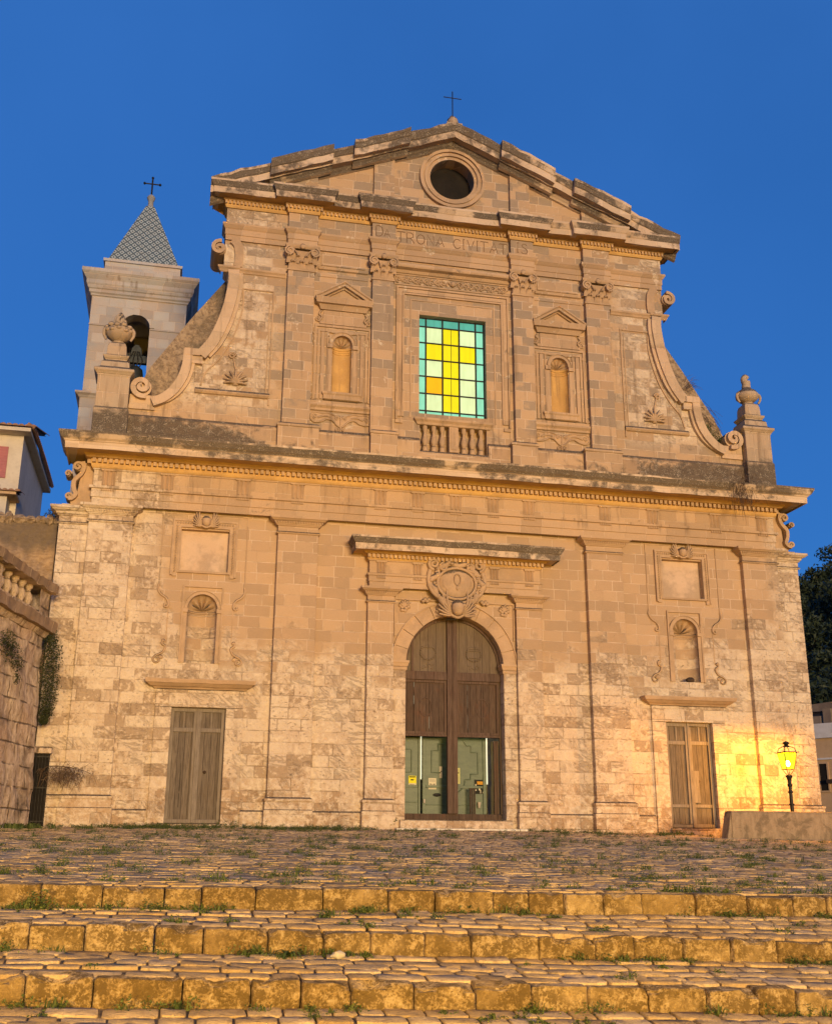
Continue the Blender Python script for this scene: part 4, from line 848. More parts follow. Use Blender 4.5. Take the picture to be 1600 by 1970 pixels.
# aedicules with niches
for s in SG:
    cx = s*3.17; A = MB()
    A.frame(cx-.80, cx+.80, 10.935, 13.20, .07, -.046, .01, 'LRT'); A.frame(cx-.70, cx+.70, 10.95, 13.05, .06, -.035, .01, 'LRT'); A.frame(cx-.60, cx+.60, 10.95, 12.97, .10, -.05, .01, 'LR'); A.frame(cx-.44, cx+.44, 11.15, 13.0, .035, -.03, .01, 'LRT')
    A.box(cx-.66, cx+.66, -.06, .01, 13.21, 13.29); A.box(cx-.56, cx+.56, -.04, .01, 13.30, 13.64)
    A.mould([(cx-.62, .02), (cx-.62, -.05), (cx+.62, -.05), (cx+.62, .02)], [(-.02, 13.645), (.03, 13.65), (.06, 13.72), (.10, 13.78), (.16, 13.80), (.17, 13.90), (.19, 13.94), (.19, 13.97), (-.02, 14.0)], seg=9)
    A.rake([(cx-.81, 13.99), (cx, 14.50), (cx+.81, 13.99)], [(-.02, -.17), (.05, -.17), (.07, -.13), (.16, -.12), (.17, -.05), (.21, -.02), (.21, .02), (-.02, .05)], -.03, seg=9)
    A.prism([(cx-.6, 13.97), (cx+.6, 13.97), (cx, 14.36)], .01, -.02)
    for q in SG:
        for X0, Z0, r in ((cx+q*.72, 13.36, .085), (cx+q*.78, 12.93, .07), (cx+q*.80, 10.98, .07)):
            sp = spiral(X0, Z0, r, r*.2, 90, 1.5*q, 22); A.tube([(a, -.03, z) for a, z in sp], .025, 6, .018)
        A.tube(smoothpath([(cx+q*.62, -.03, 13.62), (cx+q*.68, -.04, 13.52), (cx+q*.60, -.04, 13.42), (cx+q*.70, -.03, 13.28)], 4), .03, 6)
        A.tube([(cx+q*.80, -.02, 12.86), (cx+q*.84, -.02, 12.74), (cx+q*.80, -.02, 12.62)], .022, 6, .012)
        A.box(cx+q*.355-.075, cx+q*.355+.075, -.075, .01, 12.50, 12.62)
        A.box(cx+q*.355-.055, cx+q*.355+.055, -.03, .01, 11.2, 12.49)
        A.tube(smoothpath([(cx+q*.1, -.02, 13.0), (cx+q*.25, -.03, 12.97), (cx+q*.40, -.03, 12.98), (cx+q*.38, -.02, 12.85)], 4), .022, 6, .012)
    A.ribbon(arc(cx, 12.63, .27, 0, 180, 20), -.09, .01, -.05); A.ribbon(arc(cx, 12.63, .355, 0, 180, 20), -.02, .01, -.075)
    A.mould([(cx-.82, .02), (cx-.82, 0), (cx+.82, 0), (cx+.82, .02)], [(0, 10.60), (.05, 10.62), (.05, 10.68), (.09, 10.72), (.11, 10.74), (.11, 10.80), (.05, 10.815), (.05, 10.90), (0, 10.93)], seg=9)
    A.mould([(cx-.45, .02), (cx-.45, -.05), (cx+.45, -.05), (cx+.45, .02)], [(0, 10.93), (.05, 10.95), (.06, 11.06), (.09, 11.10), (.09, 11.15), (0, 11.19)], seg=9)
    A.build('niche_aedicule', M['trim'], church, smooth=30)
    def niche2(cx):
        r, dep, z0, zs = .285, .25, 11.2, 12.63; na = 20; o = MB()
        for za, zb, k in ((z0, zs, 1.),): o.add([(cx+r*k*math.cos(PI*i/na), dep*k*math.sin(PI*i/na), z) for z in (za, zb) for i in range(na+1)], [(i, i+1, i+na+2, i+na+1) for i in range(na)])
        o.add([(cx+r*math.cos(PI*i/na), dep*math.sin(PI*i/na), z0) for i in range(na+1)], [tuple(range(na+1))])
        for zc, rr in ((12.44, .022), (12.50, .015), (12.57, .026)): o.tube([(cx+r*math.cos(PI*i/na), dep*math.sin(PI*i/na), zc) for i in range(na+1)], rr, 6)
        o = o.build('niche', M['upglow'], church, smooth=30); sh = MB(); vs = []; nb, n2 = 8, 44
        for j in range(nb+1):
            for i in range(n2+1):
                t = PI*i/n2; q = j/nb; fl = 1-.02*abs(math.cos(5.5*t)); fy = 1-.34*abs(math.cos(5.5*t))*min(1, q*5+.1)*(1-q**4*.7)*min(1, 3*math.sin(t)); rad = math.sin(q*PI/2); vs.append((cx+r*rad*math.cos(t)*fl, dep*math.cos(q*PI/2)*1.02*fy, zs+r*rad*math.sin(t)*fl))
        sh.add(vs, [(j*(n2+1)+i, j*(n2+1)+i+1, (j+1)*(n2+1)+i+1, (j+1)*(n2+1)+i) for j in range(nb) for i in range(n2)]); sh.build('conch', M['plain'], o, smooth=50)
    niche2(cx)
    # scrolled apron under the aedicule
    P = MB(); half = smoothpath([(0, 10.42), (.18, 10.50), (.36, 10.56), (.52, 10.54), (.70, 10.56), (.80, 10.50), (.82, 10.36), (.72, 10.27), (.52, 10.30), (.38, 10.38), (.22, 10.34), (.10, 10.22), (.0, 10.16)], 5)
    outl = [(cx+x, z) for x, z in half[:-1]]+[(cx-x, z) for x, z in half[::-1][:-1]]
    P.prism(outl, .01, -.03); P.tube([(x, -.035, z) for x, z in outl+outl[:1]], .022, 6)
    for q in SG:
        for X0, Z0, r in ((cx+q*.70, 10.43, .08), (cx+q*.10, 10.44, .07), (cx+q*.08, 10.10, .06)): sp = spiral(X0, Z0, r, r*.25, -90, 1.4*q, 20); P.tube([(a, -.04, z) for a, z in sp], .02, 6, .015)
        P.tube(smoothpath([(cx+q*.62, -.04, 10.40), (cx+q*.45, -.05, 10.46), (cx+q*.28, -.04, 10.44)], 4), .028, 6, .015)
    P.tube([(cx, -.03, 10.5), (cx, -.05, 10.25), (cx, -.03, 10.0)], .02, 6); P.build('carved_apron', M['plain'], church, smooth=50)
# ---- volute wings
for s in SG:
    V = MB(); c1 = smoothpath([(s*a, z) for a, z in ((6.42, 14.52), (6.40, 14.2), (6.44, 13.8), (6.50, 13.42), (6.63, 12.92), (6.84, 12.38), (7.13, 11.95))], 5)
    V.ribbon(c1, .30*(-s), .62, -.16); V.ribbon([(x-s*.30, z-.05) for x, z in c1], .10*(-s), .3, -.10)
    V.box(min(s*7.02, s*7.44), max(s*7.02, s*7.44), -.19, .62, 11.83, 12.02); V.box(min(s*6.95, s*7.30), max(s*6.95, s*7.30), -.13, .5, 11.62, 11.826)
    c2 = smoothpath([(s*a, z) for a, z in ((7.46, 12.0), (7.47, 11.6), (7.56, 11.2), (7.74, 10.86), (7.98, 10.62), (8.22, 10.50))], 5)
    V.ribbon(c2, .24*(-s), .62, -.18); V.ribbon([(x-s*.24, z-.05) for x, z in c2], .08*(-s), .3, -.10)
    sp = spiral(s*8.46, 10.80, .36, .09, -110 if s > 0 else -70, 1.55*s, 44); V.ribbon(sp, .13*s, .62, -.20); V.prism(arc(s*8.46, 10.80, .25, 0, 345, 18), .55, -.08)
    V.prism([(s*8.1, 10.2), (s*8.75, 10.2), (s*8.75, 10.6), (s*8.1, 10.6)], .6, -.06)
    V.build('volute', M['volute'], church, smooth=35)
    V = MB(); top = [(s*6.42, 15.42), (s*6.30, 15.30), (s*6.26, 15.0), (s*6.28, 14.70)]
    V.ribbon(smoothpath(top, 5), .24*(-s), .60, -.078)
    sp = spiral(s*6.70, 15.18, .27, .07, 100 if s > 0 else 80, -1.5*s, 40); V.ribbon(sp, .10*(-s), .95, -.16); V.prism(arc(s*6.70, 15.18, .19, 0, 345, 18), .9, -.08)
    V.mould([(s*6.10, -.02), (s*6.62, -.02), (s*6.62, .15)] if s > 0 else [(-6.62, .15), (-6.62, -.02), (-6.10, -.02)], [(0, 14.50), (.03, 14.52), (.05, 14.58), (.09, 14.62), (.09, 14.67), (0, 14.70)], seg=9)
    V.build('volute_scroll', M['plain'], church, smooth=35)
    # sunk panel of the wing
    P = MB(); P.frame(min(s*5.12, s*6.02), max(s*5.12, s*6.02), 10.95, 14.06, .035, -.035, .01, 'T'); P.box(min(s*5.12, s*5.16), max(s*5.12, s*5.16), -.035, .01, 10.62, 14.02); P.box(min(s*5.22, s*5.245), max(s*5.22, s*5.245), -.02, .01, 10.8, 13.9)
    P.ribbon(smoothpath([(s*a, z) for a, z in ((6.0, 14.02), (5.98, 13.5), (6.08, 12.95), (6.28, 12.35), (6.58, 11.8), (6.86, 11.45), (6.98, 11.05))], 5), .04, .01, -.035)
    P.mould([(min(s*5.12, s*7.1), 0), (max(s*5.12, s*7.1), 0)], [(0, 10.80), (.05, 10.82), (.09, 10.87), (.09, 10.90), (.03, 10.97), (0, 10.98)], seg=9); P.build('wing_panel', M['trim'], church)
    L = MB(); cx, cz = s*6.05, 11.2
    for k in range(9):
        q = R(90+(k-4)*24); l = .42-.03*abs(k-4); L.tube(smoothpath([(cx, -.03, cz), (cx+.5*l*math.cos(q), -.09, cz+.5*l*math.sin(q)), (cx+l*math.cos(q)*1.05, -.05, cz+l*math.sin(q)*.92)], 4), .05, 6, .02)
    L.tube([(cx+.01*k*s, -.04, cz+.35+.04*k) for k in range(10)], .022, 6); sp = spiral(cx+s*.12, cz+.78, .10, .03, 180 if s > 0 else 0, -1.4*s, 20); L.tube([(a, -.04, z) for a, z in sp], .028, 6)
    L.ball((cx, -.02, cz-.02), (.10, .06, .07), 10, 6); L.build('carved_acanthus', M['plain'], church, smooth=50)
    # pedestal and flaming urn at the end
    p0 = MB(); x = s*9.18
    p0.lathe((x, .12, 0), [(.62, 9.13), (.62, 10.05), (.575, 10.1), (.575, 10.95), (.60, 10.99), (.66, 11.05), (.72, 11.09), (.72, 11.15), (.60, 11.20), (.52, 11.25), (.50, 11.40), (.38, 11.48), (.46, 11.56), (.48, 11.60), (.36, 11.64), (.34, 11.90), (.30, 12.0), (.20, 12.06), (.1, 12.07)], 4, sq=True)
    ped = p0.build('end_pedestal', M['dirty'], church, bevel=.012)
    prof, fl = ([(.15, 12.05), (.17, 12.10), (.13, 12.13), (.20, 12.17), (.30, 12.25), (.345, 12.36), (.34, 12.46), (.27, 12.56), (.17, 12.61), (.12, 12.64)], .05) if s < 0 else ([(.15, 12.05), (.17, 12.09), (.13, 12.12), (.24, 12.17), (.33, 12.26), (.34, 12.36), (.27, 12.47), (.16, 12.55), (.13, 12.60), (.135, 12.66)], .0)
    q = MB(); q.lathe((x, .12, 0), prof, 24, fl, 9)
    if s < 0:
        for k in range(6): a_ = 2*PI*k/6; q.tube(smoothpath([(x+.06*math.cos(a_), .12+.06*math.sin(a_), 12.60), (x+.12*math.cos(a_), .12+.12*math.sin(a_), 12.74), (x+.08*math.cos(a_+.6), .12+.08*math.sin(a_+.6), 12.88), (x+.01, .12, 13.0)], 4), .07, 7, .012)
        for k in range(22): a_ = 2*PI*k/11+.2*(k > 10); q.ball((x+.31*math.cos(a_), .12+.31*math.sin(a_), 12.50-.12*(k > 10)+.03*(k % 2)), (.085, .085, .065), 7, 5)
        for e in SG: q.tube(smoothpath([(x+e*.28, .06, 12.52), (x+e*.37, .04, 12.44), (x+e*.38, .03, 12.28), (x+e*.31, .03, 12.14)], 4), .065, 7, .03)
    else:
        q.tube([(x, .12, 12.62), (x+.01, .12, 12.74), (x, .12, 12.80)], .12, 12, .135); q.tube(smoothpath([(x-.03, .12, 12.80), (x-.06, .12, 12.90), (x-.01, .10, 12.97), (x+.07, .12, 12.93)], 4), .11, 9, .06)
        for e in SG: q.tube(smoothpath([(x+e*.29, .05, 12.40), (x+e*.37, .03, 12.33), (x+e*.37, .03, 12.20), (x+e*.30, .04, 12.08)], 4), .05, 7, .03)
    q.build('urn', M['dirty'], ped, smooth=50)
# ---- pediment
slope = (20.12-17.2)/7.03
def rz(x): return 20.12-slope*abs(x)
t = MB(); ocu = arc(0, 18.42, .68, 0, 350, 35); t.wall([(-6.5, 17.1), (6.5, 17.1), (6.5, rz(6.5)-.2), (0, 19.9), (-6.5, rz(6.5)-.2)], [(ocu, .45, False)], -.02, .55); t.build('tympanum', M['upper'], church)
MB().prism(arc(0, 18.42, .70, 0, 350, 35), .46, .40).build('oculus_glass', M['dark'], church)
o = MB(); o.ribbon(arc(0, 18.42, .68, 0, 360, 48), -.10, .05, -.05); o.ribbon(arc(0, 18.42, .78, 0, 360, 48), -.08, .02, -.11); o.ribbon(arc(0, 18.42, .86, 0, 360, 48), -.05, .02, -.07); o.ribbon(arc(0, 18.42, .91, 0, 360, 48), -.09, .02, -.13); o.build('oculus_frame', M['trim'], church, smooth=30)
RP = [(-.05, -.66), (.05, -.64), (.08, -.58), (.12, -.54), (.16, -.47), (.38, -.46), (.39, -.48), (.40, -.27), (.43, -.25), (.47, -.14), (.49, -.10), (.50, -.02), (.42, .0), (-.6, .04)]
MB().rake([(-7.05, 17.2), (0, 20.12), (7.05, 17.2)], RP, -.04, seg=.28, jit=.02).build('raking_cornice', M['crown'], church)
for x0, x1 in ((5.42, 3.66), (3.05, 1.40)):
    for s in SG: MB().rake(sorted([(s*x0, rz(x0)+.035), (s*x1, rz(x1)+.035)]), [(o_+.17, h) for o_, h in RP[:-1]]+[(-.55, .04)], -.045, seg=.28, jit=.02).build('raking_ressaut', M['crown'], church)
for s in SG:
    for x0, x1 in ((4.03, 4.78), (1.77, 2.38)): a_, b_ = min(s*x0, s*x1), max(s*x0, s*x1); MB().prism([(a_, 17.1), (b_, 17.1), (b_, rz(b_)-.5), (a_, rz(a_)-.5)], .0, -.14).build('tympanum_strip', M['upper'], church)
f = MB(); f.ball((0, -.15, 20.33), (.16, .16, .24), 12, 9, lambda d: 1+.12*math.sin(7*d[0]+5*d[2])+.08*math.cos(9*d[1])); f.box(-.24, .24, -.4, .1, 20.05, 20.18); f.build('finial', M['dirty'], church, smooth=60)
x_ = MB(); x_.tube([(0, -.15, 20.4), (0, -.15, 21.48)], .016, 6); x_.tube([(-.28, -.15, 21.245), (.28, -.15, 21.245)], .015, 6); x_.build('iron_cross', M['iron'], church)

# ================================================================== THE BELL TOWER
tower = empty('bell_tower', 'square stone bell tower with patterned tile spire behind the church front', 'bell tower', (-9.08, 7.6, 8.92))
def local(mb, o=(-9.08, 7.6, 8.92)): mb.v = [(x-o[0], y-o[1], z-o[2]) for x, y, z in mb.v]; return mb
TX0, TX1, TY0, TY1 = -10.60, -7.56, 6.1, 9.1; tcx, tcy = (TX0+TX1)/2, (TY0+TY1)/2
t = MB(); op = archpts(.44, 12.6, 15.52, -9.13)
t.wall([(TX0, 13.0), (TX1, 13.0), (TX1, 16.7), (TX0, 16.7)], [([(x, max(z, 13.02)) for x, z in op], TY0+.45, False)], TY0, TY0+.45)
t.wall([(TX0, 13.0), (TX1, 13.0), (TX1, 16.7), (TX0, 16.7)], [([(x+.1, max(z, 13.02)) for x, z in archpts(.44, 12.6, 15.2, -9.03)], TY1-.45, False)], TY1, TY1-.45)
t.box(TX0, TX0+.45, TY0+.451, TY1-.451, 13.0, 16.7); t.box(TX1-.45, TX1, TY0+.451, TY1-.451, 13.0, 16.7); t.box(TX0-.05, TX1+.05, TY0-.05, TY1+.05, 8.93, 12.95); t.box(TX0+.46, TX1-.46, TY0+.46, TY1-.46, 16.4, 16.68)
local(t).build('tower_shaft', M['tower'], tower)
def ring(prof, x0=TX0, x1=TX1, y0=TY0, y1=TY1):
    m = MB(); P = [(x0, y1), (x0, y0), (x1, y0), (x1, y1), (x0, y1)]; m.mould([(x0, (y0+y1)/2)]+P[1:4]+[(x0, y1), (x0, (y0+y1)/2)], prof, seg=9); return m
local(ring([(0, 12.85), (.06, 12.87), (.12, 12.95), (.20, 13.0), (.20, 13.06), (0, 13.1)])).build('base_moulding', M['tower'], tower)
tc = ring([(0, 16.5), (.04, 16.52), (.05, 16.58), (.10, 16.62), (.10, 16.72), (.14, 16.75), (.18, 16.86), (.20, 16.90), (.20, 17.02), (.26, 17.1), (.34, 17.22), (.36, 17.24), (.36, 17.36), (-.3, 17.42)]); local(tc).build('tower_cornice', M['tower'], tower)
s_ = MB(); s_.box(TX0-.015, -9.60, TY0-.03, TY0+.01, 15.46, 15.52); s_.box(-8.66, TX1+.02, TY0-.03, TY0+.01, 15.46, 15.52); s_.box(TX1, TX1+.03, TY0, TY1, 15.46, 15.52); s_.ribbon(arc(-9.13, 15.52, .44, 0, 180, 20), -.14, TY0+.01, TY0-.05); s_.box(-9.25, -9.01, TY0-.07, TY0+.01, 15.94, 16.2); local(s_).build('arch_moulding', M['tower'], tower, smooth=30)
q = MB(); q.box(-10.32, -7.86, 6.39, 8.86, 17.40, 17.98).box(-10.38, -7.80, 6.33, 8.92, 17.982, 18.08); local(q).build('spire_base', M['tower'], tower)
sp = MB(); sx, sy = -9.09, 7.62; sp.lathe((sx, sy, 0), [(1.64, 18.085), (1.62, 18.15), (.20, 20.95)], 4, sq=True); local(sp).build('tiled_spire', M['tile'], tower)
q = MB(); q.lathe((sx, sy, 0), [(.15, 20.90), (.15, 20.97), (.10, 21.02), (.09, 21.22), (.13, 21.30), (.15, 21.37), (.11, 21.44), (.04, 21.5)], 12); local(q).build('finial', M['asphalt_grey'], tower, smooth=40)
q = MB(); q.tube([(sx, sy, 21.45), (sx, sy, 22.2)], .03, 6); q.tube([(sx-.27, sy, 21.95), (sx+.27, sy, 21.95)], .026, 6)
for e in ((sx-.27, 21.95), (sx+.27, 21.95), (sx, 22.2)): q.ball((e[0], sy, e[1]), .05, 7, 5)
local(q).build('iron_cross', M['iron'], tower)
bell = empty('church_bell', 'dark bronze bell hanging in the arch of the bell tower', 'bell', (-9.08, 6.75, 13.3))
q = MB(); q.lathe((0, 0, 0), [(.0, 1.12), (.14, 1.10), (.24, 1.0), (.27, .85), (.29, .5), (.34, .22), (.42, .05), (.44, -.0), (.40, .0), (.30, .2), (.0, .9)], 28); q.build('bell_body', M['bronze'], bell, smooth=40)
q = MB(); q.box(-.52, .52, -.09, .09, 1.22, 1.50); q.prism([(-.20, 1.5), (.20, 1.5), (.16, 1.75), (.06, 1.88), (-.06, 1.88), (-.16, 1.75)], .08, -.08); q.build('yoke', M['bronze'], bell, bevel=.02)
q = MB()
for a in (-.14, -.05, .05, .14): q.tube([(a, -.10, 1.08), (a*1.6, -.12, 1.3), (a*.6, -.11, 1.62)], .02, 6)
q.build('strap', M['iron'], bell)

# ================================================================== LEFT: RUINED TERRACE, BOUNDARY WALL, HOUSE
terr = empty('terrace_wall', 'ruined stone terrace wall with weathered balustrade left of the church', 'wall', (-10.6, -2.2, -.38))
A0, A1 = Vector((-10.20, -.62)), Vector((-11.10, -4.3))                # plan line of the terrace front, from the church towards us
dT = (A1-A0); LT = dT.length; dT = dT/LT; nT = Vector((-dT.y, dT.x)) if (-dT.y) > 0 else Vector((dT.y, -dT.x))   # nT faces the square
rnd = random.Random(11)
def terr_pt(t, o, z): p = A0+dT*t+nT*o; return (p.x+10.6, p.y+2.2, z+.38)
def terr_strip(z0, z1, out0, out1, name, mat, t0=0., t1=LT+6, n=130, jit=.02, back=1.2, end=True):
    m = MB(); k = max(2, int((z1-z0)/.11)+1); vs = []
    for i in range(n+1):
        for j in range(k+1):
            f = j/k; tt = ln(t0, t1, i/n); zz = ln(z0, z1, f); q_ = mnoise.fractal(Vector((tt*1.1, zz*1.1, 3.)), .9, 2., 5)*jit*2.2+mnoise.noise(Vector((tt*6, zz*6, 9.)))*jit*.6; vs.append(terr_pt(tt, ln(out0, out1, f)+q_, zz+(mnoise.noise(Vector((tt*3, zz*5, 1.)))*jit*1.3 if j in (0, k) else 0)))
    fs = [(i*(k+1)+j, (i+1)*(k+1)+j, (i+1)*(k+1)+j+1, i*(k+1)+j+1) for i in range(n) for j in range(k)]; m.add(vs, fs)
    tops = [vs[i*(k+1)+k] for i in range(n+1)]; bots = [vs[i*(k+1)] for i in range(n+1)]
    tb = [terr_pt(ln(t0, t1, i/n), -back, z1) for i in range(n+1)]; bb = [terr_pt(ln(t0, t1, i/n), -back, z0) for i in range(n+1)]
    m.add(tops+tb, [(i, i+1, n+2+i, n+1+i) for i in range(n)]); m.add(bots+bb, [(i, i+1, n+2+i, n+1+i) for i in range(n)])
    m.add([vs[j] for j in range(k+1)]+[bb[0], tb[0]], [tuple(range(k+1))+(k+2, k+1)]); return m.build(name, mat, terr, smooth=50)
M['ruin'] = stone('ruined_wall_stone', lichen=.9, grey=False, erode=False, mort=.35, base=(.56, .43, .33), base2=(.36, .27, .20), bump=1.2, hgt=.42)
def ruinmat():
    g = G('eroded_terrace_stone'); p = g.pos(); X, Y, Z = g.sep(p); n1 = g.noise(p, 1.0, 6, .65, dist=.5); n2 = g.noise(p, 6., 6, .7, scl=(1, 1, .55), dist=.6); n3 = g.noise(p, 28., 4, .72)
    vr = g.ma('DIVIDE', g.add(Z, g.mul(n1, .12)), .46); row = g.ma('FLOOR', vr); fv = g.ma('FRACT', vr); uo = g.add(g.ma('DIVIDE', g.add(g.mul(X, .5), Y), .62), g.mul(g.white(row), 9.)); fu = g.ma('FRACT', uo); idv = g.white(row, g.ma('FLOOR', uo))
    d = g.ma('MINIMUM', g.mul(g.ma('MINIMUM', fv, g.sub(1., fv)), .46), g.mul(g.ma('MINIMUM', fu, g.sub(1., fu)), .62)); jt = g.mul(g.sub(1., g.ss(g.add(d, g.mul(g.sub(n2, .5), .05)), .0, .022)), g.ss(g.noise(p, 2., 3), .40, .55))
    c = g.mix(g.ss(n2, .36, .64), (.42, .31, .21), (.70, .57, .43)); c = g.mix(g.mul(g.ss(idv, .55, .9), .4), c, (.42, .27, .19)); c = g.mix(g.mul(g.ss(n1, .50, .64), .75), c, (.20, .145, .10))
    c = g.mix(g.mul(g.ss(g.add(n1, g.mul(n2, .5)), .86, .98), .85), c, (.06, .05, .038)); c = g.mix(g.mul(g.ss(n3, .52, .72), .35), c, (.66, .54, .43)); c = g.mix(g.mul(jt, .7), c, (.12, .085, .055))
    g.bump(g.add(g.add(n2, g.mul(n3, .4)), g.mul(jt, -1.)), 1., .07); return g.done(c, .95)
M['ruin'] = ruinmat()
M['ruindark'] = stone('mossy_coping_stone', blocks=True, erode=False, grey=False, lichen=2.2, base=(.27, .20, .14), base2=(.20, .15, .11), bump=1.0, hgt=.6)
terr_strip(-.5, 3.95, .12, .0, 'wall', M['ruin'], jit=.04)
terr_strip(3.96, 4.08, .03, .12, 'cornice_bed', M['ruin'], t0=-.05, jit=.012); terr_strip(4.09, 4.32, .22, .26, 'cornice', M['ruindark'], t0=-.15, jit=.03)
terr_strip(4.33, 4.45, .10, .10, 'balustrade_base', M['ruin'], back=.5); terr_strip(5.02, 5.22, .20, .24, 'coping', M['ruindark'], t0=-.12, jit=.04, back=.6)
terr_strip(4.45, 5.015, .06, .06, 'end_pier', M['ruin'], t0=.0, t1=.62, n=4, back=.4, jit=.012)
terr_strip(4.45, 5.015, -.27, -.27, 'balustrade_back', M['ruin'], t0=.63, back=.2, jit=.01)
bal = None
for k in range(22):
    tt = .95+k*.42
    if k % 7 == 5: terr_strip(4.45, 5.015, .04, .04, 'pier', M['ruin'], t0=tt-.18, t1=tt+.18, n=3, back=.4, jit=.01); continue
    if bal is None: q = MB(); q.lathe((0, 0, 0), [(.10, 0), (.10, .08), (.06, .10), (.11, .22), (.105, .30), (.05, .42), (.06, .46), (.10, .49), (.10, .565)], 12, .04, 5); bal = q.build('baluster', M['ruin'], terr, smooth=40); o = bal
    else: o = bal.copy(); COL.objects.link(o); o.parent = terr
    o.location = terr_pt(tt, -.12, 4.452)
# barred gate in the gap between terrace and church
gate = empty('barred_gate', 'narrow dark iron barred gate between terrace wall and church', 'gate', (-10.02, -.30, -.33))
q = MB(); q.box(-.16, .20, .10, .14, 0, 1.68); q.build('dark_opening', M['dark'], gate)
q = MB()
for k in range(6): q.tube([(-.15+.068*k, .0, .02), (-.15+.068*k, .0, 1.62)], .011, 6)
for z in (.1, .85, 1.55): q.box(-.17, .21, -.012, .012, z, z+.03)
q.build('bars', M['iron'], gate)
q = MB(); q.box(-.19, .24, -.05, .15, 1.64, 1.80); q.box(-.26, -.165, -.06, .15, -.1, 1.636); q.build('gate_surround', M['ruin'], gate, bevel=.02)
# rough rendered wall joining the church
bw = empty('boundary_wall', 'rough rendered boundary wall topped with rubble beside the church', 'wall', (-13, .8, -.3))
q = MB(); nx, nz = 60, 40; vs = []
for i in range(nx+1):
    for j in range(nz+1): vs.append((ln(-5, 2.72, i/nx), -.30+rnd.uniform(-.025, .025), ln(0, 7.38, j/nz)))
q.add(vs, [(i*(nz+1)+j, (i+1)*(nz+1)+j, (i+1)*(nz+1)+j+1, i*(nz+1)+j+1) for i in range(nx) for j in range(nz)]); q.box(-5, 2.72, -.2, .2, 0, 7.36); q.build('wall', M['stucco'], bw)
q = MB(); x = -5.
while x < 2.6:
    w_ = rnd.uniform(.16, .36); hh = rnd.uniform(.12, .24)
    for yy in (-.24, .0): q.ball((x+w_/2, yy+rnd.uniform(-.05, .05), 7.42+hh*.3), (w_*.62, .17, hh*.8), 8, 6, lambda dv: 1+.18*math.sin(9*dv[0]+6*dv[2]+x)*math.cos(7*dv[1]))
    x += w_*.9
q.build('rubble_coping', M['rubble'], bw)
# pale house far left
hs = empty('pale_house', 'pale rendered house with tiled eaves and red shutter at the left edge', 'house', (-18, 16, -.3))
def hl(m): m.v = [(x+18, y-16, z+.3) for x, y, z in m.v]; return m
q = MB(); q.box(-24, -13.14, 12.35, 19, -.3, 13.72); hl(q).build('wall', M['cream'], hs)
def tiled_roof(mb, x0, x1, y0, y1, ze, pitch, step=.21):
    x = x0
    k = 0
    while x < x1-.01:
        vs = []; n = 6; L = y1-y0
        for yy, zz in ((y0, ze), (y1, ze+L*pitch)):
            for i in range(n+1): a = PI*i/n; vs.append((x+step/2-step*.5*math.cos(a), yy, zz+.085*math.sin(a)*(1 if k % 1 == 0 else .3)))
        mb.add(vs, [(i, i+1, n+2+i, n+1+i) for i in range(n)]+[tuple(range(n+1))]); x += step; k += 1
    mb.add([(x0, y0+.01, ze-.012), (x1, y0+.01, ze-.012), (x1, y1, ze-.012+(y1-y0)*pitch), (x0, y1, ze-.012+(y1-y0)*pitch)], [(0, 1, 2, 3)])
q = MB(); tiled_roof(q, -24, -12.80, 11.75, 15.6, 13.90, .28)
for k in range(34): y = 11.85+k*.21; q.tube([(-12.98, y, 14.02+min(y-11.75, 19-y)*.12), (-12.72, y, 13.88+min(y-11.75, 19.2-y)*.0)], .07, 6)
hl(q).build('roof', M['roof'], hs)
q = MB(); q.box(-24, -12.85, 11.8, 19.2, 13.725, 13.86); hl(q).build('eaves', M['cream'], hs)
q = MB(); q.box(-14.6, -13.62, 12.30, 12.40, 12.05, 13.25); hl(q).build('shutter', M['shutter'], hs)
q = MB(); q.box(-15.4, -13.35, 11.55, 12.34, 9.0, 11.12); hl(q).build('porch_wall', M['cream'], hs)
q = MB(); q.box(-15.6, -13.02, 11.25, 12.345, 11.125, 11.22); hl(q).build('porch_eaves', M['ochre'], hs)
q = MB(); tiled_roof(q, -15.6, -13.0, 11.2, 12.34, 11.235, .18); hl(q).build('porch_roof', M['roof'], hs)
cab = empty('service_cabinet', 'grey metal box standing on the house balcony at far left', 'cabinet', (-12.95, 8.2, 8.9))
q = MB(); q.box(-.9, -.38, -.3, .3, 0, 1.75); q.build('box_body', M['white_paint'], cab, bevel=.02); q = MB(); q.prism([(-1.0, 1.76), (-.18, 1.62), (-.18, 1.68), (-.5, 1.95), (-1.0, 2.3)], .4, -.4); q.build('box_lid', M['asphalt'], cab)

# ================================================================== RIGHT: LOW WALL, LAMP, HOUSE, HILL
lw = empty('parapet_wall', 'low rendered parapet wall in front of the street lamp', 'wall', (9, -3.0, -.45))
q = MB(); top = .115; nx = 40; vs = []
for i in range(nx+1):
    x = ln(5.93, 14.0, i/nx); zt = top+(.006*math.sin(7*x)); b_ = -1.2
    for y, z in ((-3.0, b_), (-2.98+rnd.uniform(-.008, .008), ln(b_, zt, .5)), (-3.0, zt-.02), (-2.96, zt), (-2.70, zt+.01), (-2.66, zt-.03), (-2.66, b_)): vs.append((x-9, y+3.0, z+.45))
q.add(vs, [(i*7+j, (i+1)*7+j, (i+1)*7+j+1, i*7+j+1) for i in range(nx) for j in range(6)]+[tuple(range(7)), tuple(nx*7+j for j in range(7))])
q.prism([(5.64-9, -.75), (5.925-9, -.75), (5.925-9, .55)], .33, .01)
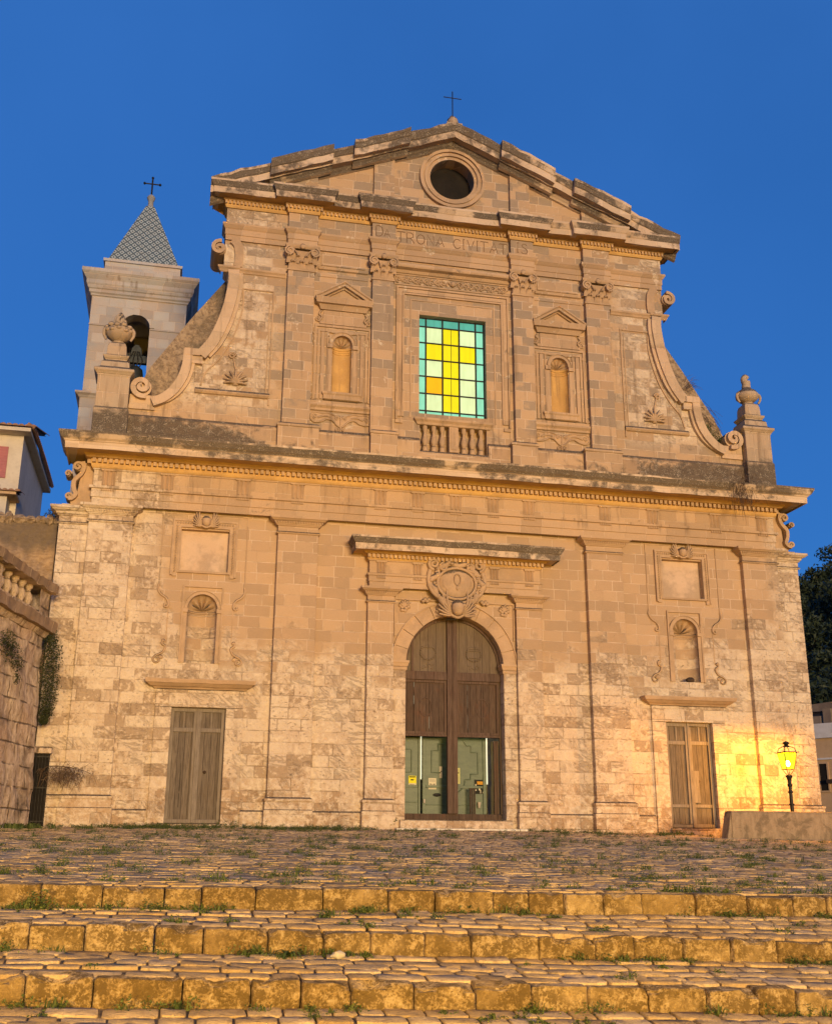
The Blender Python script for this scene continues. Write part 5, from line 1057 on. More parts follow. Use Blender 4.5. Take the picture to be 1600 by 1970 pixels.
def par(name):
    g = G(name); p = g.pos(); Z = g.sep(p)[2]; n1 = g.noise(p, 1.6, 6, .65, dist=.8); n2 = g.noise(p, 6., 6, .7, scl=(1.5, 1, .6)); n3 = g.noise(p, 30., 4, .7)
    c = g.mix(g.ss(n2, .35, .65), (.27, .20, .13), (.36, .27, .18)); c = g.mix(g.mul(g.ss(n1, .50, .60), .7), c, (.15, .115, .075)); c = g.mix(g.mul(g.ss(n3, .52, .72), .4), c, (.44, .34, .24)); c = g.mix(g.mul(g.ss(g.add(Z, g.mul(n1, .2)), .58, .68), .6), c, (.12, .10, .07))
    g.bump(g.add(n2, n3), .7, .03); return g.done(c, .95)
M['parapet'] = par('stained_render'); q.build('wall', M['parapet'], lw, bevel=.015)

lamp = empty('street_lamp', 'lit street lamp with glass lantern on an iron post by the church corner', 'street lamp', (8.12, -2.0, -1.80), 'street lamp by the church and two added unseen lamps')
LX, LZ = 0., 1.75
q = MB(); q.lathe((0, 0, 0), [(.17, 0), (.17, .25), (.13, .30), (.11, .6), (.075, .68), (.07, 1.0), (.05, 1.2), (.042, 2.55), (.06, 2.57), (.06, 2.60), (.045, 2.63), (.05, 2.70), (.06, 2.76), (.085, 2.80), (.085, 2.83), (.03, 2.84)], 14)
for z in (1.75, 2.1, 2.4, 2.58): q.lathe((0, 0, z), [(.05, 0), (.065, .015), (.065, .03), (.05, .045)], 14)
q.build('post', M['lampiron'], lamp, smooth=40)
ZB, ZT, HB, HT = 2.98, 3.385, .105, .168
q = MB(); cs = [(-1, -1), (1, -1), (1, 1), (-1, 1)]
for a, b_ in cs:
    q.tube([(a*HB, b_*HB, ZB), (a*HT, b_*HT, ZT)], .010, 5); q.tube([(a*HT, b_*HT, ZT), (a*.14, b_*.14, ZT+.11), (a*.07, b_*.07, ZT+.15)], .010, 5)
    q.tube([(a*HB, b_*HB, ZB), (a*.06, b_*.06, ZB-.09), (a*.02, b_*.02, 2.83)], .009, 5); q.tube([(a*HT, b_*HT, ZT), (a*(HT+.045), b_*(HT+.045), ZT+.015)], .008, 5)
for (a, b_), (c_, d_) in zip(cs, cs[1:]+cs[:1]):
    q.tube([(a*HB, b_*HB, ZB), (c_*HB, d_*HB, ZB)], .010, 5); q.tube([(a*HT, b_*HT, ZT), (c_*HT, d_*HT, ZT)], .012, 5)
q.build('lantern_frame', M['lampiron'], lamp)
q = MB(); q.lathe((0, 0, 0), [(.232, ZT+.012), (.234, ZT+.020), (.20, ZT+.026), (.01, ZT+.030)], 4, sq=True); q.lathe((0, 0, 0), [(.09, ZT+.145), (.10, ZT+.155), (.06, ZT+.18), (.045, ZT+.20), (.085, ZT+.23), (.09, ZT+.25), (.05, ZT+.275), (.0, ZT+.295)], 12); q.build('hood', M['lampiron'], lamp)
def glassmat():
    g = G('lit_lantern_glass'); tr = g.n('ShaderNodeBsdfTransparent'); em = g.n('ShaderNodeEmission'); mx = g.n('ShaderNodeMixShader')
    em.inputs[0].default_value = (.86, .90, .015, 1); em.inputs[1].default_value = 1.7*EK; tr.inputs[0].default_value = (1., 1., .8, 1); mx.inputs[0].default_value = .5
    g.l(tr.outputs[0], mx.inputs[1]); g.l(em.outputs[0], mx.inputs[2]); g.l(mx.outputs[0], g.o.inputs[0]); return g.m
q = MB(); e = .004
for (a, b_), (c_, d_) in zip(cs, cs[1:]+cs[:1]): q.add([(a*HB, b_*HB, ZB+e), (c_*HB, d_*HB, ZB+e), (c_*HT, d_*HT, ZT-e), (a*HT, b_*HT, ZT-e)], [(0, 1, 2, 3)])
q.build('glass_pane', glassmat(), lamp)
gb = G('lamp_bulb_glow'); gb.put(gb.b.inputs['Emission Color'], (1., .93, .55)); gb.b.inputs['Emission Strength'].default_value = 22*EK; bulbm = gb.done((1, .9, .5), .4)
bz = ZB+.14; q = MB(); q.ball((0, 0, bz), (.055, .055, .075), 14, 10); bo = q.build('bulb', bulbm, lamp, smooth=60); 
pl_ = bpy.data.lights.new('lamp_light', 'POINT'); po = bpy.data.objects.new('lamp_light', pl_); COL.objects.link(po); po.parent = lamp; po.location = (0, 0, ZB+.325); pl_.energy = 330; pl_.color = (1., .38, .0); pl_.shadow_soft_size = .025

# two added, unseen lamps of the same kind light the steps from behind
for lx, ly, lz, lab in ((-12.5, -31.0, -2.3, 'added unseen street lamp lighting the steps, at the left behind the viewer'), (0.5, -31.5, -2.55, 'added unseen street lamp lighting the steps, at the right behind the viewer')):
    e = lamp.copy(); COL.objects.link(e); e.location = (lx, ly, lz); e['label'] = lab
    for ch in list(lamp.children):
        c_ = ch.copy(); COL.objects.link(c_); c_.parent = e
        if c_.type == 'LIGHT': c_.data = c_.data.copy(); c_.data.energy = 4100; c_.data.color = (1., .56, .05)
hr = empty('ochre_house', 'ochre house with white parapet and balcony at the right edge', 'house', (24, 20, -2)); hr.rotation_euler = (0, 0, R(-56))
# local frame: the front runs along x (positive x towards us and right), y goes back
q = MB(); q.box(-7, 6, 0, 7, -2, 6.45); q.build('wall', M['ochre'], hr)
q = MB(); q.box(-7.1, 6.1, -.12, 7.1, 6.455, 7.15); q.box(-7.05, 6.05, -.07, -.001, 5.44, 5.52); q.build('parapet', M['white_paint'], hr)
q = MB(); q.box(-6.5, 5.5, 1.6, 6.5, 7.155, 7.9); q.prism([(-6.6, 7.91), (5.6, 7.91), (5.6, 8.1), (-.6, 8.35), (-6.6, 8.0)], 6.6, 1.4); q.box(-.95, -.55, .8, 1.3, 7.155, 7.95); q.box(-1.6, -1.05, .7, .8, 7.155, 7.6); q.build('roof', M['asphalt'], hr)
def hole(x0, x1, z0, z1):
    f = MB(); f.frame(x0-.08, x1+.08, z0-.08, z1+.08, .08, -.06, .02); f = f.build('window', M['ochre'], hr); MB().box(x0, x1, -.02, -.003, z0, z1).build('pane', M['dark'], f)
for x0, x1, z0, z1 in ((-1.76, -1.42, 3.5, 5.15), (-1.05, -.67, 4.0, 5.25), (.3, .75, 4.0, 5.25), (2.2, 2.7, 3.5, 5.15)): hole(x0, x1, z0, z1)
q = MB(); q.box(-2.2, -1.26, -.45, -.001, 3.30, 3.42); q.build('balcony_slab', M['ochre'], hr)
q = MB()
for k in range(11): q.tube([(-2.17+k*.088, -.42, 3.42), (-2.17+k*.088, -.42, 4.22)], .012, 5)
q.tube([(-2.2, -.42, 4.22), (-1.27, -.42, 4.22)], .022, 6); q.tube([(-1.27, -.42, 4.22), (-1.27, -.02, 4.22)], .022, 6); q.build('balcony_rail', M['iron'], hr)
q = MB(); q.box(-.62, -.30, -.35, -.001, 4.32, 4.50); q.build('planter_box', M['rust'], hr)
hp = hr.matrix_basis @ Vector((.75, 2.3, 9.0)); rh = empty('roof_hut', 'small rooftop hut with orange lit windows above the ochre house', 'hut', (hp.x, hp.y, 5.9)); rh.rotation_euler = (0, 0, R(-56))
q = MB(); q.box(-.9, 3, -.9, 2, -.7, .35); q.build('wall', M['ochre'], rh); q = MB(); q.prism([(-1.2, .36), (3.3, .36), (3.2, .5), (.8, .95), (-1.1, .46)], 2.2, -1.05); q.build('roof', M['asphalt'], rh)
wm = emit('lit_window', (1., .72, .28), 1.2)
for k in range(3): MB().box(-.75+k*.42, -.50+k*.42, -.93, -.901, -.10, .24).build('lit_window', wm, rh)

# ---- hills and far ground
hill = MB(); nu, nv = 40, 26; vs = []
for i in range(nu+1):
    for j in range(nv+1):
        x = ln(24, 190, i/nu); y = ln(26, 190, j/nv); d = max(0, (x-30)*.8+(y-34)*.18); z = -2+32.5*(1-math.exp(-d/34))+1.2*math.sin(x*.13)+1.0*math.cos(y*.17); vs.append((x, y, max(-3.4, z) if d > 0 else -3.4))
hill.add(vs, [(i*(nv+1)+j, (i+1)*(nv+1)+j, (i+1)*(nv+1)+j+1, i*(nv+1)+j+1) for i in range(nu) for j in range(nv)]); tag(hill.build('hill', M['terrain'], None, smooth=60), kind='structure')
def hz(x, y): d = max(0, (x-30)*.8+(y-34)*.18); return -2+32.5*(1-math.exp(-d/34))+1.2*math.sin(x*.13)+1.0*math.cos(y*.17)
tag(MB().add([(-700, -700, -4), (700, -700, -4), (700, 900, -4), (-700, 900, -4)], [(0, 1, 2, 3)]).build('ground', M['terrain']), kind='structure')
tag(MB().add([(5.95, -2.8, -1.80), (40, -2.8, -1.80), (40, 40, -1.80), (5.95, 40, -1.80)], [(0, 1, 2, 3)]).build('side_street', M['asphalt']), kind='structure')

def leaf(mb, p, size, rnd, tint, up=.3):
    a = Vector((rnd.gauss(0, 1), rnd.gauss(0, 1), rnd.gauss(0, 1)+up)).normalized(); b = a.orthogonal().normalized(); c_ = a.cross(b); q = rnd.uniform(0, 6.28); d1 = b*math.cos(q)+c_*math.sin(q); d2 = a.cross(d1)
    L, W = size*rnd.uniform(.7, 1.3), size*rnd.uniform(.3, .5); P = Vector(p)
    o = len(mb.v); mb.v += [tuple(P-d1*L*.5), tuple(P+d2*W*.5), tuple(P+d1*L*.5), tuple(P-d2*W*.5)]; mb.f.append((o, o+1, o+2, o+3)); mb.mi.append(0); mb.att += [tint]*4
def pine_crown(rnd, h, w):
    mb = MB(); n = rnd.randint(15, 20); lobes = []
    for k in range(n):
        t = (k+.5)/n; z = h*(.22+.76*t); r = w*(.95 if t < .55 else .95-(t-.55)*1.5); a = rnd.uniform(0, 6.28); q = r*rnd.uniform(.2, .85); lobes.append((q*math.cos(a), q*math.sin(a), z, w*rnd.uniform(.28, .46)))
    for (x, y, z, r) in lobes:
        base = rnd.uniform(.0, .6)
        for _ in range(170):
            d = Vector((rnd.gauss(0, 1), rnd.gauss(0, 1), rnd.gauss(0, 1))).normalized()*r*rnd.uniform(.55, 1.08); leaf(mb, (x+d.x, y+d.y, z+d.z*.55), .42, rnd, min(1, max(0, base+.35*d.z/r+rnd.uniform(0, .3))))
    return mb, lobes
protos = []
for v_ in range(4):
    rnd = random.Random(100+v_); h = (8.5, 10., 7.5, 9.)[v_]; w_ = (2.9, 3.2, 3.1, 2.6)[v_]; mb, lobes = pine_crown(rnd, h, w_); tr = MB(); tr.tube(smoothpath([(0, 0, -1.5), (.1, .05, h*.3), (-.08, .1, h*.6), (.05, 0, h*.92)], 4), .28, 8, .06)
    for (x, y, z, r) in lobes[::2]: tr.tube([(0, 0, z-r*.9), (x*.5, y*.5, z-r*.35), (x, y, z)], .08, 5, .02)
    protos.append((mb, tr, h))
pine_spots = []
rnd = random.Random(5); 
def along(px, dist): az_ = R(12.35)+math.atan((px-800)/2199.); return (-7.07+dist*math.sin(az_), -27.46+dist*math.cos(az_))
for px, dist, sc in ((1556, 78, 1.0), (1590, 74, 1.02), (1625, 80, 1.1), (1660, 86, 1.1), (1700, 80, 1.0), (1545, 92, .9), (1572, 90, 1.0), (1610, 97, 1.1), (1645, 102, 1.1), (1690, 100, 1.1), (1560, 107, 1.05), (1588, 112, 1.1), (1630, 116, 1.15), (1680, 120, 1.1), (1552, 122, .95), (1578, 128, 1.0), (1604, 133, 1.05), (1640, 138, 1.1), (1720, 110, 1.1), (1755, 96, 1.), (1570, 68, .85), (1606, 64, .85), (1650, 66, .9), (1500, 84, .9), (1520, 96, 1.0), (1480, 100, 1.0), (1505, 112, 1.1), (1470, 120, 1.1), (1530, 118, 1.)):
    pine_spots.append((*along(px, dist), sc))
made = {}
LAB = ['dark bushy pine on the hillside', 'tall dark pine on the hillside', 'low broad pine on the hillside', 'narrow dark pine on the hillside']
for k, (x, y, sc) in enumerate(pine_spots):
    v_ = k % 4
    if v_ not in made:
        e = empty('pine_tree', LAB[v_]+' right of the church', 'tree', (0, 0, 0), 'pines on the hillside right of the church')
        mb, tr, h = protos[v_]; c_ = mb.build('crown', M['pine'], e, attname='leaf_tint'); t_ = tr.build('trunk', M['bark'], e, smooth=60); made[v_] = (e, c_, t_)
    else:
        e0, c0, t0 = made[v_]; e = e0.copy(); COL.objects.link(e)
        for ch in (c0, t0): c_ = ch.copy(); COL.objects.link(c_); c_.parent = e
    e.location = (x, y, hz(x, y)-.3); e.rotation_euler = (0, 0, rnd.uniform(0, 6.28)); e.scale = (sc,)*3

# ================================================================== SQUARE AND STEPS
YS = [-18.3, -19.2, -20.1, -21.0, -21.9]
ZT_ = [lambda x: z_edge(x), lambda x: -1.295-(x+8.11)*.0305, lambda x: -1.535-(x+7.97)*.0345, lambda x: -1.80-(x+7.9)*.032, lambda x: -2.06-(x+7.9)*.03]
ZB_ = [lambda x: ZT_[0](x)-.158, lambda x: ZT_[1](x)-.155, lambda x: ZT_[2](x)-.152, lambda x: ZT_[3](x)-.155, lambda x: ZT_[4](x)-.155]
def tread_z(k, x, y):                                   # surface just below step k, running down to step k+1
    y0 = YS[k]; y1 = YS[k+1] if k+1 < len(YS) else y0-1.0; z1 = ZT_[k+1](x)-.006 if k+1 < len(YS) else ZB_[k](x)-.05
    return ln(ZB_[k](x), z1, (y0-y)/(y0-y1))
def stones(zf, x0, x1, y0, y1, rowd, lw_, name, seed, mat, h=.035, gap=.0065):
    rnd = random.Random(seed); mb = MB(); y = y0
    while y > y1+.04:
        d = min(rnd.uniform(*rowd), y-y1)
        if y-d-y1 < .07: d = y-y1
        x = x0+rnd.uniform(-.3, 0); ph = rnd.uniform(0, 6); yl = y
        while x < x1:
            wd = rnd.uniform(*lw_); xa, xb = x+gap*rnd.uniform(.4, 1.2), x+wd-gap*rnd.uniform(.4, 1.2)
            ya, yb = y-gap*rnd.uniform(.3, 1.3), y-d+gap*rnd.uniform(.3, 1.3); cx, cy = (xa+xb)/2, (ya+yb)/2
            wv = lambda xx: .035*math.sin(xx*.9+ph)+.02*math.sin(xx*2.7+ph*2)
            tx, ty = rnd.uniform(-.02, .02), rnd.uniform(-.03, .03); dz = rnd.uniform(-.004, .004); tint = rnd.random(); ring = []
            nn = 10
            for i in range(nn):
                a = 2*PI*(i+.5)/nn; c_, s_ = math.cos(a), math.sin(a); e = 2/6.5
                ring.append((cx+(xb-xa)/2*math.copysign(abs(c_)**e, c_)*rnd.uniform(.94, 1.02), cy+(ya-yb)/2*math.copysign(abs(s_)**e, s_)*rnd.uniform(.92, 1.02)))
            vs = []
            for f, dzz in ((1., -h), (.997, -.0035), (.95, .0)):
                for (px_, py_) in ring:
                    xx, yy = cx+(px_-cx)*f, cy+(py_-cy)*f; yy2 = yy+wv(xx); vs.append((xx, yy2, zf(xx, max(min(yy2, y0), y1))+dzz+(dz+tx*(xx-cx)+ty*(yy-cy) if f < 1 or dzz > -h else 0)+rnd.uniform(-.003, .003)))
            vs.append((cx, cy+wv(cx), zf(cx, cy)+dz+rnd.uniform(-.004, .006)))
            fs = [(j*nn+i, j*nn+(i+1) % nn, (j+1)*nn+(i+1) % nn, (j+1)*nn+i) for j in range(2) for i in range(nn)]+[(2*nn+i, 2*nn+(i+1) % nn, 3*nn) for i in range(nn)]
            mb.add(vs, fs, 0, tint); x += wd
        y -= d
    ob = mb.build(name, mat, None, smooth=50, attname='stone_tint'); tag(ob, kind='structure'); return ob
def sheet(zf, x0, x1, y0, y1, name, mat, dz=-.03, nx=40, ny=30):
    vs = [(ln(x0, x1, i/nx), ln(y0, y1, j/ny), zf(ln(x0, x1, i/nx), ln(y0, y1, j/ny))+dz) for i in range(nx+1) for j in range(ny+1)]
    return tag(MB().add(vs, [(i*(ny+1)+j, (i+1)*(ny+1)+j, (i+1)*(ny+1)+j+1, i*(ny+1)+j+1) for i in range(nx) for j in range(ny)]).build(name, mat), kind='structure')
sheet(z_ground, -14, 5.9, .6, -18.15, 'square', M['earth'], -.016); sheet(z_ground, 5.9, 13, -2.85, -18.15, 'square', M['earth'], -.016)
stones(z_ground, -12.5, 5.7, -.02, -3.0, (.15, .23), (.19, .36), 'square_paving', 21, M['cobble'])
stones(z_ground, -12.5, 12.5, -3.0, -18.12, (.15, .23), (.18, .38), 'square_paving', 22, M['cobble'])
SX0, SX1 = -13.0, 11.0
for k in range(5):
    y = YS[k]; rnd = random.Random(40+k); mb = MB(); x = SX0
    while x < SX1:
        wd = rnd.choice((rnd.uniform(.28, .42), rnd.uniform(.36, .54))); xa, xb = x+.005, x+wd-.005; dep = .30 if k == 0 else rnd.uniform(.32, .46); off = rnd.uniform(-.025, .025); dz = rnd.uniform(-.012, .012); tint = rnd.random(); rt = rnd.uniform(-.02, .02)
        nx, ny, nz_ = 6, 5, 4; pts = []; rr = rnd.uniform(.007, .020)
        def P(u, v, wz):                                # rounded block
            px_, py_, pz_ = ln(xa, xb, u), y+off+rt*(u-.5)-dep*0+v*dep, wz
            return px_, py_, pz_
        prof = [(0, -.25), (0, -.15), (0, -.11), (0, -.075), (0, -.045), (0, -rr*1.1), (rr*.32, -rr*.33), (rr, -.003), (dep*.3, .003), (dep*.65, .003), (dep, .0), (dep, -.1)]
        cols = [0, .025, .08, .16, .25, .35, .45, .55, .65, .75, .84, .92, .975, 1]; vs = []
        for u in cols:
            ed = .012 if u in (0, 1) else 0; px_ = ln(xa, xb, u)
            for (v, z) in prof:
                w1 = mnoise.fractal(Vector((px_*7, z*9+k*3.1, v*5)), .8, 2., 4)*.015; chip = max(0, mnoise.noise(Vector((px_*5.3, k*7.7, 2.)))-.12)*.12 if -rr*1.6 < z and v < dep*.2 else 0
                vs.append((px_, y+off+rt*(u-.5)+v+ed*(1 if v < dep*.4 else 0)+w1+chip, ZT_[k](px_)+dz+z-ed*.8*(z > -.06)-chip*.7+w1*.35))
        m_ = len(prof); fs = [(i*m_+j, (i+1)*m_+j, (i+1)*m_+j+1, i*m_+j+1) for i in range(len(cols)-1) for j in range(m_-1)]+[tuple(range(m_)), tuple((len(cols)-1)*m_+j for j in range(m_))]
        mb.add(vs, fs, 0, tint); x += wd
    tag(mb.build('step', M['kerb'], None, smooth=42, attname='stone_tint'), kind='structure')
    MB_ = sheet(lambda xx, yy: ZT_[k](xx)-.05, SX0, SX1, y+.4, y+.06, 'step_bed', M['earth'], 0, 30, 2)
    y1 = YS[k+1]+.30 if k < 4 else y-5
    if k < 4:
        sheet(lambda xx, yy: tread_z(k, xx, yy), SX0, SX1, y+.05, YS[k+1]+.2, 'tread', M['earth'], -.016, 30, 4)
        stones(lambda xx, yy: tread_z(k, xx, yy), SX0, SX1, y-.01, YS[k+1]+.10, (.12, .20), (.16, .36), 'tread_paving', 60+k, M['cobble'])
sheet(lambda xx, yy: -2.30-(xx+7.9)*.03+(yy+21.9)*.03, -16, 14, -21.9, -34, 'lower_street', M['cobble'], -.0, 40, 20)

# ================================================================== WEEDS AND SMALL THINGS
def blade_tuft(mb, x, y, z, h, n, rnd, spread=.75, w=.0045):
    for _ in range(n):
        a = rnd.uniform(0, 6.28); l = h*rnd.uniform(.5, 1.1); s = spread*rnd.uniform(.3, 1.); dx, dy = math.cos(a), math.sin(a); ww = w*rnd.uniform(.7, 1.4); px_, py_ = x+rnd.gauss(0, .03), y+rnd.gauss(0, .02); o = len(mb.v)
        mb.v += [(px_-dy*ww, py_+dx*ww, z), (px_+dy*ww, py_-dx*ww, z), (px_+dx*l*s*.45+dy*ww*.7, py_+dy*l*s*.45-dx*ww*.7, z+l*.62), (px_+dx*l*s*.45-dy*ww*.7, py_+dy*l*s*.45+dx*ww*.7, z+l*.62), (px_+dx*l*s, py_+dy*l*s, z+l*(.95-.35*s))]
        mb.f += [(o, o+1, o+2, o+3), (o+3, o+2, o+4)]; mb.mi += [0, 0]; mb.att += [rnd.uniform(0, .9)]*5
def weed(mb, x, y, z, r, h, n, rnd, size=.035):
    for _ in range(n): q = abs(rnd.gauss(0, .5)); a = rnd.uniform(0, 6.28); leaf(mb, (x+r*q*math.cos(a), y+r*.7*q*math.sin(a), z+h*rnd.random()*max(.1, 1-q*.6)), size, rnd, rnd.random(), .8)
rnd = random.Random(77); g1 = MB()
def surf(x, y):
    if y > -18.3: return z_ground(x, y)
    for k in range(4):
        if y > YS[k+1]: return tread_z(k, x, y)
    return -2.3
def clump(x, y, k=1., free=False):                                  # a low feathery patch: leaves, a few fine blades
    if not free and mnoise.noise(Vector((x*.8, y*.8, 4.))) < rnd.uniform(-.45, .25): return
    z = surf(x, y)-.012; n = rnd.randint(2, 5)
    for _ in range(n):
        xx, yy = x+rnd.gauss(0, .07*k), y+rnd.gauss(0, .03*k); weed(g1, xx, yy, z, rnd.uniform(.05, .12)*k, rnd.uniform(.03, .09)*k, int(rnd.randint(20, 42)), rnd, .023*max(1, k*.8))
    if rnd.random() < .55: blade_tuft(g1, x, y, z, rnd.uniform(.04, .11)*k, rnd.randint(6, 16), rnd)
for _ in range(1300):                                   # joints of the upper square
    y = -18.05*rnd.random()**.9; clump(rnd.uniform(-12, 9), y, 1.25)
for _ in range(300):                                   # thicker by the church, most of all at the left
    y = -rnd.uniform(.1, 2.4)*rnd.random()**.5; x = rnd.uniform(-10, 5.8) if rnd.random() < .6 else rnd.uniform(-9, -3)
    if -1.9 < x < 1.9 and rnd.random() < .85: continue
    clump(x, y, 1.7)
for _ in range(60):
    x = rnd.uniform(-9.8, 6)
    if abs(x) < 1.6: continue
    clump(x, -.12-rnd.random()*.25, rnd.choice((.7, 1., 1.4)))
for k in range(4):                                     # foot of each riser, and the joints of the treads
    for _ in range(84): x = rnd.uniform(-10.5, 3); clump(x, YS[k]-.03-abs(rnd.gauss(0, .03)), rnd.choice((.7, .9, 1.2)))
    for _ in range(46): x = rnd.uniform(-10.5, 3); clump(x, YS[k]-rnd.uniform(.1, .75), rnd.choice((.6, .8)))
for _ in range(120): x = rnd.uniform(-10.5, 2); clump(x, -18.0+rnd.random()**2*2.2, 1.0)
tag(g1.build('weeds', M['grass'], None, attname='leaf_tint'), kind='stuff')
def plant(name, label, cat, pts, fn, mat='grass', group=None):
    mb = MB(); fn(mb, random.Random(len(label)*13+int(pts[0]*10))); mb.v = [(x-pts[0], y-pts[1], z-pts[2]) for x, y, z in mb.v]
    o = mb.build(name, M[mat], None, attname='leaf_tint'); o.location = pts; return tag(o, label, cat, group)
def strap(mb, x, y, z, n, L, rnd, w=.016):
    for k in range(n):
        a = rnd.uniform(0, 6.28); l = L*rnd.uniform(.7, 1.1); P = [(x+math.cos(a)*l*q*.75, y+math.sin(a)*l*q*.6, z+l*(1.1*q-1.05*q*q)) for q in (0, .25, .5, .75, 1)]; o = len(mb.v); dy, dx = math.sin(a), math.cos(a)
        for i, p in enumerate(P): ww = w*(1-.2*i); mb.v += [(p[0]-dy*ww, p[1]+dx*ww, p[2]), (p[0]+dy*ww, p[1]-dx*ww, p[2])]
        mb.f += [(o+2*i, o+2*i+1, o+2*i+3, o+2*i+2) for i in range(4)]; mb.mi += [0]*4; mb.att += [rnd.uniform(0, .5)]*10
x, y = -6.16, -19.30; plant('strap_leaf_plant', 'dark strap leaved plant at the foot of the middle step', 'plant', (x, y, surf(x, y)-.02), lambda mb, r: strap(mb, x, y, surf(x, y)-.02, 16, .20, r))
x2, y2 = -7.97, -18.42; plant('weed_bush', 'tall leafy weed against the upper step at far left', 'plant', (x2, y2, surf(x2, y2)-.02), lambda mb, r: [weed(mb, x2+r.gauss(0, .06), y2, surf(x2, y2)-.02, .09, .17, 26, r, .03) for _ in range(8)])
x3, y3 = -4.7, -.22; plant('weed_bush', 'small leafy sprig growing by the foot of the wall left of the portal', 'plant', (x3, y3, z_ground(x3, y3)), lambda mb, r: [weed(mb, x3+r.gauss(0, .10), y3, z_ground(x3, y3)-.02, .12, .34*r.random()+.1, 18, r, .045) for _ in range(10)])
x4, y4 = -1.72, -.2; plant('sapling', 'small dark sapling at the foot of the left portal pilaster', 'plant', (x4, y4, z_ground(x4, y4)), lambda mb, r: [weed(mb, x4+(-.05+.04*k), y4, z_ground(x4, y4)+.04*k, .06, .08, 12, r, .06) for k in range(6)])
x5, y5 = -5.65, -.2; plant('weed_bush', 'low green shrub at the right foot of the left side door', 'plant', (x5, y5, z_ground(x5, y5)), lambda mb, r: [weed(mb, x5+r.gauss(0, .16), y5, z_ground(x5, y5)-.02, .14, .22, 22, r, .045) for _ in range(10)])
x6, y6 = -10.15, -2.2; plant('grass_patch', 'thick grass clump below the terrace wall at the left edge', 'grass', (x6, y6, z_ground(x6, y6)), lambda mb, r: [blade_tuft(mb, x6+r.gauss(0, .28), y6+r.gauss(0, .3), z_ground(x6, y6)-.02, .16, 10, r, w=.014) for _ in range(46)])
# shrubs on the ruin
def mass(mb, pts, n, size, rnd, rx=.2):
    for (x, y, z, r) in pts:
        for _ in range(n): d = Vector((rnd.gauss(0, 1), rnd.gauss(0, 1), rnd.gauss(0, 1))).normalized()*r*rnd.random()**.45; leaf(mb, (x+d.x, y+d.y, z+d.z), size, rnd, min(1, max(0, .35+.5*d.z/r+rnd.uniform(-.25, .3))), .2)
IV = [(-10.05, -.50, 4.0, .22), (-9.98, -.52, 3.7, .27), (-9.98, -.52, 3.4, .29), (-9.98, -.52, 3.1, .30), (-9.97, -.52, 2.8, .30), (-9.98, -.52, 2.52, .26), (-9.98, -.52, 2.25, .20), (-10.02, -.52, 2.05, .12)]
plant('ivy', 'dark ivy hanging down the end of the ruined terrace wall', 'ivy', (-9.98, -.52, 2.0), lambda mb, r: mass(mb, IV, 420, .06, r), 'ivy')
t_ = A0+dT*2.3+nT*.12; IV2 = [(t_.x, t_.y, 3.35, .22), (t_.x+.05, t_.y+.25, 3.25, .26), (t_.x+.1, t_.y+.6, 3.05, .2), (t_.x+.1, t_.y+.7, 2.75, .14), (t_.x, t_.y-.4, 3.45, .2)]
plant('wall_shrub', 'dark green shrub rooted in the ruined terrace wall at the left edge', 'shrub', (t_.x, t_.y, 3.2), lambda mb, r: mass(mb, IV2, 230, .055, r), 'ivy')
t3_ = A0+dT*2.6+nT*.10; plant('wall_shrub', 'tiny plant tuft in the lower part of the ruined terrace wall', 'shrub', (t3_.x, t3_.y, 1.3), lambda mb, r: mass(mb, [(t3_.x, t3_.y, 1.3, .12)], 90, .045, r), 'ivy')
plant('wall_shrub', 'dark round shrub behind the boundary wall by the pale house', 'shrub', (-10.62, 2.2, 7.0), lambda mb, r: mass(mb, [(-10.68, 2.2, 7.55, .35), (-10.55, 2.2, 7.85, .22), (-10.8, 2.3, 7.35, .3)], 420, .07, r), 'ivy')
def twigs(mb, c, n, rad, drop, rnd, L=.5, dirx=0.):
    for _ in range(n):
        p = Vector(c)+Vector((rnd.gauss(0, rad[0]), rnd.gauss(0, rad[1]), rnd.gauss(0, rad[2]))); q = p+Vector((rnd.uniform(-L, L)+dirx, rnd.uniform(-.1, .1), -drop*rnd.random())); m_ = (p+q)/2+Vector((0, 0, .08)); mb.tube([tuple(p), tuple(m_), tuple(q)], .006, 3, .003, att=rnd.random())
plant('dry_bush', 'dry brown bush arching from the gate against the church corner', 'bush', (-9.6, -.45, .8), lambda mb, r: [twigs(mb, (-9.42, -.45, .86), 250, (.24, .07, .10), .28, r, .22), mb.tube(smoothpath([(-10.0, -.42, .55), (-9.9, -.45, .95), (-9.6, -.45, 1.02), (-9.1, -.45, .95), (-8.85, -.45, .85)], 4), .012, 4, .006, att=.2)], 'dry')
plant('dry_bush', 'dry brown plant hanging over the right end of the main cornice', 'bush', (8.1, -1.0, 9.0), lambda mb, r: [twigs(mb, (8.05, -1.08, 8.85), 150, (.22, .05, .22), .5, r, .16), twigs(mb, (8.45, -.8, 9.35), 60, (.22, .08, .12), .2, r, .25)], 'dry')
plant('dry_bush', 'bare dry twigs behind the right volute of the upper front', 'bush', (8.0, .7, 11.5), lambda mb, r: [twigs(mb, (8.0, .7, 11.75), 60, (.12, .06, .25), .8, r, .15, .35), twigs(mb, (7.4, .5, 12.6), 24, (.08, .05, .1), -.3, r, .1, .3)], 'dry')
plant('wall_shrub', 'small green shrub in the hollow of the right volute', 'shrub', (8.05, .2, 10.9), lambda mb, r: mass(mb, [(7.98, .2, 11.0, .22), (8.2, .2, 10.85, .14), (7.85, .3, 11.25, .15)], 200, .05, r), 'grass')
